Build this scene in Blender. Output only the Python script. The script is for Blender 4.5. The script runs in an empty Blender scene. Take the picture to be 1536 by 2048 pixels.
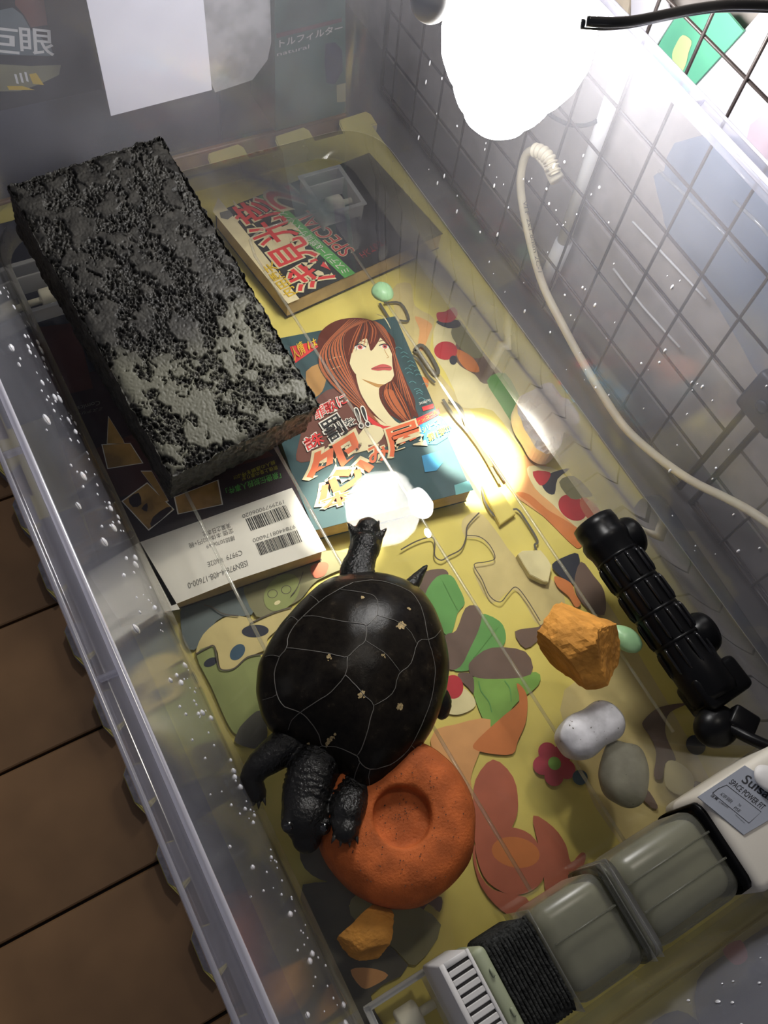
import bpy, bmesh, math, random
from mathutils import Vector, Matrix, noise

C = bpy.context.scene.collection
SC = bpy.context.scene
R = random.Random(7)

# ---------------------------------------------------------------- camera, world, lights, exposure
cam = bpy.data.cameras.new('camera')
cam_o = bpy.data.objects.new('camera', cam); C.objects.link(cam_o)
cam.sensor_fit = 'VERTICAL'; cam.sensor_height = 24.0; cam.lens = 20.2449
cam.clip_start = 0.01; cam.clip_end = 20
_m = Matrix(((0.867217, 0.375391, -0.327134), (-0.479678, 0.806084, -0.346610), (0.133583, 0.457505, 0.879116))).to_4x4(); _m.translation = Vector((0, 0, 0.488))
cam_o.matrix_world = _m
SC.camera = cam_o
SC.view_settings.view_transform = 'Standard'; SC.view_settings.look = 'None'
SC.view_settings.gamma = 1; SC.view_settings.use_curve_mapping = False
SC.view_settings.exposure = 0.0
SC.cycles.transparent_max_bounces = 32
SC.cycles.max_bounces = 8
SC.cycles.sample_clamp_indirect = 4.0

w = bpy.data.worlds.new('room_light'); SC.world = w; w.use_nodes = True
w.node_tree.nodes['Background'].inputs[0].default_value = (0.80, 0.84, 1.0, 1)
w.node_tree.nodes['Background'].inputs[1].default_value = 0.115

def area(name, loc, target, size, power, color):
    l = bpy.data.lights.new(name, 'AREA'); l.shape = 'DISK'; l.size = size; l.energy = power; l.color = color
    o = bpy.data.objects.new(name, l); C.objects.link(o); o.location = loc
    o.rotation_euler = (Vector(target)-Vector(loc)).to_track_quat('-Z', 'Y').to_euler()
    return o
area('ceiling_lamp_light', (0.80, 0.75, 2.3), (0.1, 0.1, 0), 0.16, 9.0, (1.0, 0.92, 0.80))
# spot added at the bulb to make the bright patch on the mat
sp = bpy.data.lights.new('added_mat_spot', 'SPOT'); sp.energy = 26.0; sp.spot_size = math.radians(20); sp.spot_blend = 0.35
sp.color = (1, 0.95, 0.82); sp.shadow_soft_size = 0.004
spo = bpy.data.objects.new('added_mat_spot', sp); C.objects.link(spo)
spo.location = (0.272, 0.291, 0.180)
spo.rotation_euler = (Vector([(0.2765, 0.2217, -0.0400)][0])-spo.location).to_track_quat('-Z', 'Y').to_euler()

sp2 = bpy.data.lights.new('added_glow_spot', 'SPOT'); sp2.energy = 16.0; sp2.spot_size = math.radians(17); sp2.spot_blend = 0.8  # added spot standing in for the water's caustic glow on the comic cover
sp2.color = (1, 0.96, 0.84); sp2.shadow_soft_size = 0.004
spo2 = bpy.data.objects.new('added_glow_spot', sp2); C.objects.link(spo2); spo2.location = spo.location
spo2.rotation_euler = (Vector([(0.1684, 0.2169, -0.0220)][0])-spo2.location).to_track_quat('-Z', 'Y').to_euler()

# ---------------------------------------------------------------- materials
MT = {}
def nt(name):
    m = bpy.data.materials.new(name); m.use_nodes = True
    return m, m.node_tree, m.node_tree.nodes['Principled BSDF']
def mat(name, col, rough=0.5, spec=0.5, metal=0.0, var=0.0, vscale=200.0, bump=0.0, bscale=600.0, col2=None, coat=0.0, emit=None, estr=0.0, detail=4):
    m, t, b = nt(name)
    b.inputs['Base Color'].default_value = (*col, 1); b.inputs['Roughness'].default_value = rough
    b.inputs['Specular IOR Level'].default_value = spec; b.inputs['Metallic'].default_value = metal
    b.inputs['Coat Weight'].default_value = coat
    tc = t.nodes.new('ShaderNodeTexCoord')
    if var > 0 or col2:
        n = t.nodes.new('ShaderNodeTexNoise'); n.inputs['Scale'].default_value = vscale; n.inputs['Detail'].default_value = detail
        t.links.new(tc.outputs['Object'], n.inputs['Vector'])
        r = t.nodes.new('ShaderNodeValToRGB')
        c2 = col2 if col2 else tuple(c*(1-var) for c in col)
        c1 = col if col2 else tuple(min(1, c*(1+var)) for c in col)
        r.color_ramp.elements[0].position = 0.38; r.color_ramp.elements[1].position = 0.62
        r.color_ramp.elements[0].color = (*c2, 1); r.color_ramp.elements[1].color = (*c1, 1)
        t.links.new(n.outputs['Fac'], r.inputs['Fac']); t.links.new(r.outputs['Color'], b.inputs['Base Color'])
    if bump > 0:
        n2 = t.nodes.new('ShaderNodeTexNoise'); n2.inputs['Scale'].default_value = bscale; n2.inputs['Detail'].default_value = 5
        t.links.new(tc.outputs['Object'], n2.inputs['Vector'])
        bp = t.nodes.new('ShaderNodeBump'); bp.inputs['Strength'].default_value = bump; bp.inputs['Distance'].default_value = 0.0015
        t.links.new(n2.outputs['Fac'], bp.inputs['Height']); t.links.new(bp.outputs['Normal'], b.inputs['Normal'])
    if emit:
        b.inputs['Emission Color'].default_value = (*emit, 1); b.inputs['Emission Strength'].default_value = estr
    MT[name] = m
    return m

def film(name, tint, haze, hazecol, f0=0.04, gloss_rough=0.05, bump=0.0, bscale=40.0, haze_noise=0.0, bdist=0.001):
    """thin clear plastic or water: transparent + a little scattering + Fresnel gloss"""
    m = bpy.data.materials.new(name); m.use_nodes = True; t = m.node_tree; t.nodes.clear()
    out = t.nodes.new('ShaderNodeOutputMaterial')
    tr = t.nodes.new('ShaderNodeBsdfTransparent'); tr.inputs[0].default_value = (*tint, 1)
    df = t.nodes.new('ShaderNodeBsdfDiffuse'); df.inputs[0].default_value = (*hazecol, 1)
    tl = t.nodes.new('ShaderNodeBsdfTranslucent'); tl.inputs[0].default_value = (*hazecol, 1)
    gl = t.nodes.new('ShaderNodeBsdfGlossy'); gl.inputs['Roughness'].default_value = gloss_rough
    mh = t.nodes.new('ShaderNodeMixShader'); mh.inputs[0].default_value = 0.5
    t.links.new(df.outputs[0], mh.inputs[1]); t.links.new(tl.outputs[0], mh.inputs[2])
    mb = t.nodes.new('ShaderNodeMixShader'); mb.inputs[0].default_value = haze
    t.links.new(tr.outputs[0], mb.inputs[1]); t.links.new(mh.outputs[0], mb.inputs[2])
    tc = t.nodes.new('ShaderNodeTexCoord')
    if haze_noise > 0:
        n = t.nodes.new('ShaderNodeTexNoise'); n.inputs['Scale'].default_value = 14; n.inputs['Detail'].default_value = 5
        t.links.new(tc.outputs['Object'], n.inputs['Vector'])
        mr = t.nodes.new('ShaderNodeMapRange'); mr.inputs[1].default_value = 0.3; mr.inputs[2].default_value = 0.7
        mr.inputs[3].default_value = haze*(1-haze_noise); mr.inputs[4].default_value = haze*(1+haze_noise)
        t.links.new(n.outputs['Fac'], mr.inputs[0]); t.links.new(mr.outputs[0], mb.inputs[0])
    lw = t.nodes.new('ShaderNodeLayerWeight'); lw.inputs['Blend'].default_value = 0.5
    pw = t.nodes.new('ShaderNodeMath'); pw.operation = 'POWER'; pw.inputs[1].default_value = 5
    ma = t.nodes.new('ShaderNodeMath'); ma.operation = 'MULTIPLY_ADD'; ma.inputs[1].default_value = 1-f0; ma.inputs[2].default_value = f0
    t.links.new(lw.outputs['Facing'], pw.inputs[0]); t.links.new(pw.outputs[0], ma.inputs[0])
    mx = t.nodes.new('ShaderNodeMixShader')
    t.links.new(ma.outputs[0], mx.inputs[0]); t.links.new(mb.outputs[0], mx.inputs[1]); t.links.new(gl.outputs[0], mx.inputs[2])
    if bump > 0:
        n2 = t.nodes.new('ShaderNodeTexNoise'); n2.inputs['Scale'].default_value = bscale; n2.inputs['Detail'].default_value = 2
        t.links.new(tc.outputs['Object'], n2.inputs['Vector'])
        bp = t.nodes.new('ShaderNodeBump'); bp.inputs['Strength'].default_value = bump; bp.inputs['Distance'].default_value = bdist
        t.links.new(n2.outputs['Fac'], bp.inputs['Height']); t.links.new(bp.outputs['Normal'], gl.inputs['Normal'])
        t.links.new(bp.outputs['Normal'], lw.inputs['Normal'])
    t.links.new(mx.outputs[0], out.inputs[0])
    MT[name] = m
    return m

film('tub_wall_plastic', (0.93, 0.94, 0.97), 0.14, (0.61, 0.60, 0.64), 0.035, 0.09, haze_noise=0.30)
film('tub_wall_hazy', (0.93, 0.94, 0.97), 0.24, (0.62, 0.63, 0.72), 0.04, 0.12, haze_noise=0.35)  # hazier copy of the wall plastic, for the left and near walls
film('tub_base_plastic', (0.94, 0.94, 0.95), 0.33, (0.70, 0.66, 0.58), 0.035, 0.12, haze_noise=0.25)
film('rim_glint_plastic', (0.9, 0.9, 0.95), 0.62, (0.86, 0.86, 0.93), 0.08, 0.18)  # lamp's white reflection along the lip, put into a paler hazy plastic
film('tub_rim_plastic', (0.93, 0.93, 0.95), 0.34, (0.74, 0.74, 0.84), 0.05, 0.14)
film('tub_floor_plastic', (0.99, 0.985, 0.97), 0.010, (0.7, 0.7, 0.66), 0.010, 0.03, bump=0.15, bscale=30)
film('water', (0.98, 0.98, 0.955), 0.0, (1, 1, 1), 0.021, 0.0, bump=0.28, bscale=26, bdist=0.0016)
film('caster_plastic', (0.95, 0.96, 0.98), 0.72, (0.94, 0.95, 0.98), 0.04, 0.2)
film('filter_plastic', (0.74, 0.74, 0.68), 0.34, (0.33, 0.33, 0.28), 0.03, 0.3)
film('clear_film', (0.95, 0.95, 0.97), 0.25, (0.8, 0.8, 0.85), 0.05, 0.1)
film('blue_box_plastic', (0.80, 0.86, 0.95), 0.40, (0.42, 0.50, 0.62), 0.05, 0.2)
film('grey_stone_clear', (0.85, 0.84, 0.78), 0.80, (0.50, 0.49, 0.43), 0.03, 0.3)

mat('wood_floor', (0.245, 0.135, 0.060), 0.42, 0.4, var=0.22, vscale=9, bump=0.04, bscale=120)
mat('wood_gap', (0.018, 0.010, 0.006), 0.9)
mat('wall_board', (0.40, 0.36, 0.33), 0.6, 0.3, var=0.07, vscale=60, bump=0.35, bscale=90)
mat('grey_ledge', (0.10, 0.092, 0.088), 0.6, var=0.1, vscale=30)
mat('dark_back', (0.022, 0.023, 0.034), 0.7)
mat('slate_box', (0.045, 0.05, 0.075), 0.6, var=0.2, vscale=12)
mat('mat_yellow', (0.68, 0.58, 0.165), 0.75, 0.2, var=0.07, vscale=25)
mat('foam_side', (0.215, 0.20, 0.225), 0.85, 0.2, var=0.15, vscale=300, bump=0.3, bscale=500)
mat('foam_cream', (0.55, 0.47, 0.27), 0.85, 0.2, var=0.1, vscale=50)
def ink(name, col, rough=0.7, var=0.06): return mat(name, col, rough, 0.25, var=var, vscale=60)
ink('p_tan', (0.60, 0.50, 0.235)); ink('p_cream', (0.72, 0.65, 0.38)); ink('p_green', (0.13, 0.34, 0.10)); ink('p_leaf', (0.21, 0.40, 0.09))
ink('p_brown', (0.155, 0.105, 0.09)); ink('p_orange', (0.60, 0.20, 0.065)); ink('p_rust', (0.46, 0.135, 0.085)); ink('p_peach', (0.70, 0.36, 0.15))
ink('p_red', (0.46, 0.035, 0.05)); ink('p_navy', (0.030, 0.034, 0.055)); ink('p_blue', (0.05, 0.10, 0.16)); ink('p_pink', (0.45, 0.06, 0.10))
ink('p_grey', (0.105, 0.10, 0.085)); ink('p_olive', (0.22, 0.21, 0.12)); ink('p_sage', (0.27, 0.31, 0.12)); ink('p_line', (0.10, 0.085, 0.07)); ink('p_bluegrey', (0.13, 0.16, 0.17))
ink('b_dark', (0.030, 0.020, 0.030)); ink('b_maroon', (0.065, 0.028, 0.032)); ink('b_white', (0.72, 0.70, 0.66), 0.5, 0.02); ink('b_photo', (0.34, 0.20, 0.07), 0.5, 0.35)
ink('b_green', (0.10, 0.38, 0.09)); ink('b_yellow', (0.40, 0.36, 0.05)); ink('b_black', (0.022, 0.022, 0.026)); ink('b_red', (0.62, 0.045, 0.05)); ink('b_cream', (0.66, 0.58, 0.38))
ink('b_gold', (0.62, 0.42, 0.03)); ink('c_teal', (0.035, 0.075, 0.09)); ink('c_hair', (0.105, 0.022, 0.014)); ink('c_strand', (0.42, 0.12, 0.05)); ink('c_skin', (0.70, 0.62, 0.40), 0.6, 0.02)
ink('c_lips', (0.48, 0.09, 0.09)); ink('c_coral', (0.66, 0.14, 0.06)); ink('c_blue', (0.04, 0.22, 0.42)); ink('c_sky', (0.12, 0.33, 0.36)); ink('c_tan', (0.42, 0.23, 0.08)); ink('c_brown', (0.14, 0.055, 0.045))
ink('ink_grey', (0.16, 0.155, 0.15)); ink('ink_black', (0.03, 0.03, 0.035))
mat('page_edges', (0.50, 0.37, 0.20), 0.8, 0.2, var=0.2, vscale=40)
mat('paper', (0.93, 0.90, 0.92), 0.7, 0.2)
mat('wheel_white', (0.90, 0.87, 0.74), 0.45)
mat('steel_pin', (0.5, 0.5, 0.5), 0.3, metal=1)
mat('terracotta', (0.40, 0.095, 0.022), 0.75, 0.25, var=0.22, vscale=70, bump=0.35, bscale=700)
mat('terracotta_speck', (0.07, 0.03, 0.015), 0.9)
mat('ochre', (0.52, 0.235, 0.045), 0.8, 0.2, var=0.2, vscale=60, bump=0.4, bscale=350)
mat('white_stone', (0.56, 0.55, 0.57), 0.5, 0.35, var=0.22, vscale=75, bump=0.1, bscale=300)
mat('stone_speck', (0.10, 0.09, 0.07), 0.8)
mat('grey_stone', (0.29, 0.28, 0.22), 0.5, 0.4, var=0.2, vscale=45, bump=0.15, bscale=200)
mat('green_pebble', (0.36, 0.62, 0.35), 0.3, 0.4, var=0.06, vscale=60)
mat('black_plastic', (0.003, 0.003, 0.0035), 0.32, 0.14)
mat('black_ribs', (0.006, 0.006, 0.007), 0.16, 0.35)
mat('grey_bar', (0.024, 0.029, 0.036), 0.6, 0.4, var=0.2, vscale=50, bump=0.1)
mat('sponge', (0.028, 0.029, 0.028), 0.95, 0.1, var=0.45, vscale=500, bump=1.0, bscale=900)
mat('grille_white', (0.60, 0.585, 0.58), 0.5, 0.4)
mat('grille_gap', (0.07, 0.066, 0.07), 0.9)
mat('filter_media', (0.31, 0.305, 0.24), 0.8, 0.2, var=0.15, vscale=30)
mat('filter_olive', (0.30, 0.33, 0.22), 0.5)
mat('motor_white', (0.58, 0.545, 0.48), 0.45, 0.5)
mat('label_grey', (0.27, 0.29, 0.34), 0.5)
mat('cable_beige', (0.66, 0.58, 0.40), 0.45, 0.4, var=0.05, vscale=80)
mat('cable_black', (0.03, 0.03, 0.032), 0.22, 0.6)
mat('wire_dark', (0.040, 0.030, 0.027), 0.4, 0.5)
mat('clamp_black', (0.018, 0.02, 0.03), 0.45)
mat('pole_white', (0.72, 0.70, 0.66), 0.5)
mat('lamp_white', (0.8, 0.8, 0.8), 0.5)
mat('sheet_green', (0.16, 0.52, 0.33), 0.5, 0.3, var=0.08, vscale=20)
mat('sheet_lime', (0.62, 0.72, 0.35), 0.5)
mat('sheet_pink', (0.62, 0.50, 0.55), 0.6, var=0.1, vscale=12)
mat('sheet_white', (0.72, 0.70, 0.74), 0.6)
mat('sheet_beige', (0.55, 0.47, 0.36), 0.6, var=0.2, vscale=60)
mat('towel', (0.70, 0.66, 0.68), 0.6, 0.3, col2=(0.66, 0.50, 0.50), vscale=45)
mat('marble', (0.40, 0.385, 0.37), 0.6, var=0.25, vscale=45)
mat('carton_green', (0.028, 0.060, 0.050), 0.5, var=0.3, vscale=30)
mat('carton_print', (0.34, 0.31, 0.29), 0.6)
mat('droplet', (0.62, 0.62, 0.66), 0.12, 0.8, coat=0.5)
mat('bulb', (1, 1, 1), 0.4, emit=(1.0, 0.98, 0.95), estr=66.0)

# brick: dark wet lava block, the lit patch at its near end painted in paler greenish
def brick_mat():
    m, t, b = nt('lava_block'); L = t.links
    tc = t.nodes.new('ShaderNodeTexCoord')
    n = t.nodes.new('ShaderNodeTexNoise'); n.inputs['Scale'].default_value = 130; n.inputs['Detail'].default_value = 8
    L.new(tc.outputs['Object'], n.inputs['Vector'])
    n3 = t.nodes.new('ShaderNodeTexNoise'); n3.inputs['Scale'].default_value = 22; n3.inputs['Detail'].default_value = 6
    L.new(tc.outputs['Object'], n3.inputs['Vector'])
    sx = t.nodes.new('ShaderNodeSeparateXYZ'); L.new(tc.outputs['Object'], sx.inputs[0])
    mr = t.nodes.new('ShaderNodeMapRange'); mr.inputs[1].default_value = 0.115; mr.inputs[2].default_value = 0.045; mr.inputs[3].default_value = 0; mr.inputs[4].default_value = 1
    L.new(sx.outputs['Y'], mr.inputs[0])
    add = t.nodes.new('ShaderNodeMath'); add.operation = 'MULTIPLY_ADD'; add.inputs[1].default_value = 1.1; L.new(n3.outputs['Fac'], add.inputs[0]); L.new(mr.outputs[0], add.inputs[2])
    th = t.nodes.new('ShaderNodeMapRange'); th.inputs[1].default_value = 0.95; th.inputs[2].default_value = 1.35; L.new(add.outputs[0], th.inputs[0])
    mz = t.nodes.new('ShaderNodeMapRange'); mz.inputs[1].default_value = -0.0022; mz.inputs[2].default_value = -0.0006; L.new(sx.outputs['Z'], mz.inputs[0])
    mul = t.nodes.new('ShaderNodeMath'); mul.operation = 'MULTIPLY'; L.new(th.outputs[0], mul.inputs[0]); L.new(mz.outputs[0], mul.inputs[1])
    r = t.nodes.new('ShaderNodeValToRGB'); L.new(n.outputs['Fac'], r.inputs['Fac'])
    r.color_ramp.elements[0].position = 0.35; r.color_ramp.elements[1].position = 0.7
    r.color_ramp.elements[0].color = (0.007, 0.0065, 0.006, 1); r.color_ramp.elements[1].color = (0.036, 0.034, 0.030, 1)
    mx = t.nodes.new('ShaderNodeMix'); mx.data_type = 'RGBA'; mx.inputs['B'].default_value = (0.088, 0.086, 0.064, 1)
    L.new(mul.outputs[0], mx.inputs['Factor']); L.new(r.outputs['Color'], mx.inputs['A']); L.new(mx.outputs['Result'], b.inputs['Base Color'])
    b.inputs['Roughness'].default_value = 0.5; b.inputs['Specular IOR Level'].default_value = 0.3
    bp = t.nodes.new('ShaderNodeBump'); bp.inputs['Strength'].default_value = 0.5; bp.inputs['Distance'].default_value = 0.001
    L.new(n.outputs['Fac'], bp.inputs['Height']); L.new(bp.outputs['Normal'], b.inputs['Normal'])
    MT['lava_block'] = m
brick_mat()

def shell_mat():
    m, t, b = nt('shell'); L = t.links
    tc = t.nodes.new('ShaderNodeTexCoord')
    n = t.nodes.new('ShaderNodeTexNoise'); n.inputs['Scale'].default_value = 130; n.inputs['Detail'].default_value = 10; n.inputs['Roughness'].default_value = 0.7
    L.new(tc.outputs['Object'], n.inputs['Vector'])
    r = t.nodes.new('ShaderNodeValToRGB'); L.new(n.outputs['Fac'], r.inputs['Fac'])
    e = r.color_ramp.elements
    e[0].position = 0.30; e[0].color = (0.0035, 0.003, 0.003, 1); e[1].position = 0.60; e[1].color = (0.011, 0.009, 0.007, 1)
    x = e.new(0.75); x.color = (0.045, 0.035, 0.024, 1)
    L.new(r.outputs['Color'], b.inputs['Base Color'])
    b.inputs['Roughness'].default_value = 0.20; b.inputs['Specular IOR Level'].default_value = 0.07
    bp = t.nodes.new('ShaderNodeBump'); bp.inputs['Strength'].default_value = 0.35; bp.inputs['Distance'].default_value = 0.0006
    L.new(n.outputs['Fac'], bp.inputs['Height']); L.new(bp.outputs['Normal'], b.inputs['Normal'])
    MT['shell'] = m
shell_mat()
mat('turtle_skin', (0.004, 0.004, 0.004), 0.20, 0.35, col2=(0.009, 0.0085, 0.008), vscale=420, bump=0.7, bscale=620)
mat('claw', (0.02, 0.017, 0.013), 0.25, 0.6)
mat('eye_black', (0.002, 0.002, 0.002), 0.03, 0.9)
mat('seam_pale', (0.085, 0.078, 0.068), 0.6)
mat('spot_tan', (0.30, 0.22, 0.10), 0.8, var=0.4, vscale=900)

# ---------------------------------------------------------------- helpers
def link(o, parent=None):
    C.objects.link(o)
    if parent: o.parent = parent
    return o
def mesh_obj(name, verts, faces, material, parent=None, smooth=False, mats=None, idx=None):
    me = bpy.data.meshes.new(name); me.from_pydata([tuple(v) for v in verts], [], faces)
    if mats:
        for x in mats: me.materials.append(MT[x])
        for p, i in zip(me.polygons, idx): p.material_index = i
    else: me.materials.append(MT[material])
    if smooth:
        for p in me.polygons: p.use_smooth = True
    me.update()
    return link(bpy.data.objects.new(name, me), parent)
def bm_obj(name, bm, material, parent=None, smooth=False):
    me = bpy.data.meshes.new(name)
    bmesh.ops.recalc_face_normals(bm, faces=bm.faces[:])
    bm.to_mesh(me); bm.free()
    me.materials.append(MT[material])
    if smooth:
        for p in me.polygons: p.use_smooth = True
    return link(bpy.data.objects.new(name, me), parent)
def empty(name, loc=(0, 0, 0)):
    o = bpy.data.objects.new(name, None); o.empty_display_size = 0.02
    C.objects.link(o); o.location = loc
    return o
def tag(o, label=None, cat=None, group=None, kind=None):
    if label: o['label'] = label
    if cat: o['category'] = cat
    if group: o['group'] = group
    if kind: o['kind'] = kind
    return o
def rel(parent, o):
    """keep a world-coordinate mesh in place under a moved empty"""
    o.matrix_parent_inverse = Matrix.Translation(-Vector(parent.location))
    return o
def box_bm(bm, c, s, rot=None, bevel=0.0, seg=2):
    r = bmesh.ops.create_cube(bm, size=1)
    vs = r['verts']
    bmesh.ops.scale(bm, verts=vs, vec=s)
    if bevel > 0:
        es = list({e for v in vs for e in v.link_edges})
        rr = bmesh.ops.bevel(bm, geom=es, offset=bevel, segments=seg, affect='EDGES', profile=0.5)
        vs = list({v for f in rr['faces'] for v in f.verts} | {v for v in vs if v.is_valid})
    if rot is not None: bmesh.ops.rotate(bm, verts=vs, cent=(0, 0, 0), matrix=rot)
    bmesh.ops.translate(bm, verts=vs, vec=c)
    return vs
def box(name, c, s, material, parent=None, rot=None, bevel=0.0, seg=2, smooth=False):
    bm = bmesh.new(); box_bm(bm, c, s, rot, bevel, seg)
    return bm_obj(name, bm, material, parent, smooth)
def smooth_pts(pts, n=4, closed=True):
    if n <= 1: return [Vector(p) for p in pts]
    P = [Vector(p) for p in pts]; out = []; N = len(P)
    rng = range(N) if closed else range(N-1)
    for i in rng:
        if closed: a, b, c, d = P[i-1], P[i], P[(i+1) % N], P[(i+2) % N]
        else: a, b, c, d = P[max(i-1, 0)], P[i], P[i+1], P[min(i+2, N-1)]
        for k in range(n):
            t = k/n
            out.append(0.5*((2*b)+(c-a)*t+(2*a-5*b+4*c-d)*t*t+(3*b-a-3*c+d)*t*t*t))
    if not closed: out.append(P[-1])
    return out
def tube_bm(bm, pts, rad, seg=10, caps=True, flat=1.0):
    P = [Vector(p) for p in pts]; N = len(P)
    rr = rad if isinstance(rad, (list, tuple)) else [rad]*N
    up = Vector((0, 0, 1)); rings = []; prev = None
    for i, p in enumerate(P):
        d = (P[min(i+1, N-1)]-P[max(i-1, 0)]).normalized()
        if prev is None:
            a = d.cross(up)
            if a.length < 1e-3: a = d.cross(Vector((1, 0, 0)))
        else:
            a = prev - d*prev.dot(d)
        a.normalize(); prev = a; b = d.cross(a)
        rings.append([bm.verts.new(p+a*math.cos(2*math.pi*k/seg)*rr[i]+b*math.sin(2*math.pi*k/seg)*rr[i]*flat) for k in range(seg)])
    for i in range(N-1):
        for k in range(seg):
            bm.faces.new((rings[i][k], rings[i][(k+1) % seg], rings[i+1][(k+1) % seg], rings[i+1][k]))
    if caps:
        bm.faces.new(list(reversed(rings[0]))); bm.faces.new(rings[-1])
def tube(name, pts, rad, material, parent=None, seg=10, flat=1.0):
    bm = bmesh.new(); tube_bm(bm, pts, rad, seg, True, flat)
    return bm_obj(name, bm, material, parent, True)
def lathe_bm(bm, prof, seg=32, M=None):
    rings = []
    for r, z in prof:
        if r < 1e-6: rings.append([bm.verts.new((0, 0, z))])
        else: rings.append([bm.verts.new((r*math.cos(2*math.pi*k/seg), r*math.sin(2*math.pi*k/seg), z)) for k in range(seg)])
    for a, b in zip(rings, rings[1:]):
        for k in range(seg):
            k2 = (k+1) % seg
            if len(a) == 1 and len(b) == 1: continue
            if len(a) == 1: bm.faces.new((a[0], b[k2], b[k]))
            elif len(b) == 1: bm.faces.new((a[k], a[k2], b[0]))
            else: bm.faces.new((a[k], a[k2], b[k2], b[k]))
    if M is not None:
        for g in rings:
            for v in g: v.co = M @ v.co
def lathe(name, prof, material, loc, parent=None, seg=32, rot=None):
    M = Matrix.Translation(loc)
    if rot is not None: M = M @ rot.to_4x4()
    bm = bmesh.new(); lathe_bm(bm, prof, seg, M)
    return bm_obj(name, bm, material, parent, True)
def prism(name, pts, z0, z1, material, parent=None, smooth_n=1, bevel=0.0):
    P = smooth_pts([(p[0], p[1], 0) for p in pts], smooth_n)
    bm = bmesh.new()
    vs = [bm.verts.new((p.x, p.y, z1)) for p in P]; f = bm.faces.new(vs)
    bm.normal_update()
    if f.normal.z < 0: f.normal_flip()
    r = bmesh.ops.extrude_face_region(bm, geom=[f])
    nv = [v for v in r['geom'] if isinstance(v, bmesh.types.BMVert)]
    for v in nv: v.co.z = z0
    if bevel > 0:
        es = [e for e in bm.edges if all(abs(v.co.z-z1) < 1e-7 for v in e.verts)]
        bmesh.ops.bevel(bm, geom=es, offset=bevel, segments=2, affect='EDGES')
    return bm_obj(name, bm, material, parent)
class Print:
    """flat ink shapes of several colours gathered into one part"""
    def __init__(self): self.v = []; self.f = []; self.i = []; self.m = []
    def mi(self, m):
        if m not in self.m: self.m.append(m)
        return self.m.index(m)
    def poly3(self, pts, m):
        k = len(self.v); self.v += [Vector(p) for p in pts]; self.f.append(tuple(range(k, k+len(pts)))); self.i.append(self.mi(m))
    def poly(self, pts, m, z, n=3): self.poly3([(p.x, p.y, z) for p in smooth_pts([(q[0], q[1], 0) for q in pts], n)], m)
    def disc(self, c, rx, ry, m, z, rot=0.0, n=24):
        cr, sr = math.cos(rot), math.sin(rot)
        self.poly3([(c[0]+rx*math.cos(a)*cr-ry*math.sin(a)*sr, c[1]+rx*math.cos(a)*sr+ry*math.sin(a)*cr, z) for a in [2*math.pi*k/n for k in range(n)]], m)
    def line(self, pts, w, m, z, n=4, taper=False):
        P = smooth_pts([(q[0], q[1], 0) for q in pts], n, False); N = len(P)
        k = len(self.v)
        for i, p in enumerate(P):
            d = (P[min(i+1, N-1)]-P[max(i-1, 0)]).normalized(); a = Vector((-d.y, d.x, 0))
            ww = w*0.5*(math.sin(math.pi*(0.08+0.84*i/(N-1))) if taper else 1)
            self.v += [Vector((p.x, p.y, z))+a*ww, Vector((p.x, p.y, z))-a*ww]
        for i in range(N-1):
            self.f.append((k+2*i, k+2*i+1, k+2*i+3, k+2*i+2)); self.i.append(self.mi(m))
    def text(self, s, m, bl, br, tl, z=None, offset=0.0, lift=0.0):
        vs, fs = text_geo(s, offset)
        bl, br, tl = Vector(bl), Vector(br), Vector(tl)
        if len(bl) == 2: bl, br, tl = [Vector((q[0], q[1], z)) for q in (bl, br, tl)]
        n = (br-bl).cross(tl-bl).normalized()*lift
        k = len(self.v)
        self.v += [bl+(br-bl)*x+(tl-bl)*y+n for x, y in vs]
        self.f += [tuple(k+j for j in f) for f in fs]; self.i += [self.mi(m)]*len(fs)
    def build(self, name, parent=None):
        return mesh_obj(name, self.v, self.f, None, parent, False, self.m, self.i)
_tc = {}
def text_geo(s, offset):
    if (s, offset) in _tc: return _tc[(s, offset)]
    def raw(off):
        cu = bpy.data.curves.new('t', 'FONT'); cu.body = s; cu.size = 1; cu.offset = off; cu.resolution_u = 3
        o = bpy.data.objects.new('t', cu); C.objects.link(o)
        dg = bpy.context.evaluated_depsgraph_get(); me = bpy.data.meshes.new_from_object(o.evaluated_get(dg))
        v = [(p.co.x, p.co.y) for p in me.vertices]; f = [tuple(p.vertices) for p in me.polygons]
        bpy.data.objects.remove(o); bpy.data.curves.remove(cu); bpy.data.meshes.remove(me)
        return v, f
    v0, f0 = raw(0.0)
    xs = [a for a, b in v0]; ys = [b for a, b in v0]
    x0, x1, y0, y1 = min(xs), max(xs), min(ys), max(ys)
    v, f = (v0, f0) if offset == 0 else raw(offset)
    r = ([((a-x0)/(x1-x0), (b-y0)/max(y1-y0, 1e-6)) for a, b in v], f)
    _tc[(s, offset)] = r
    return r
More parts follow.
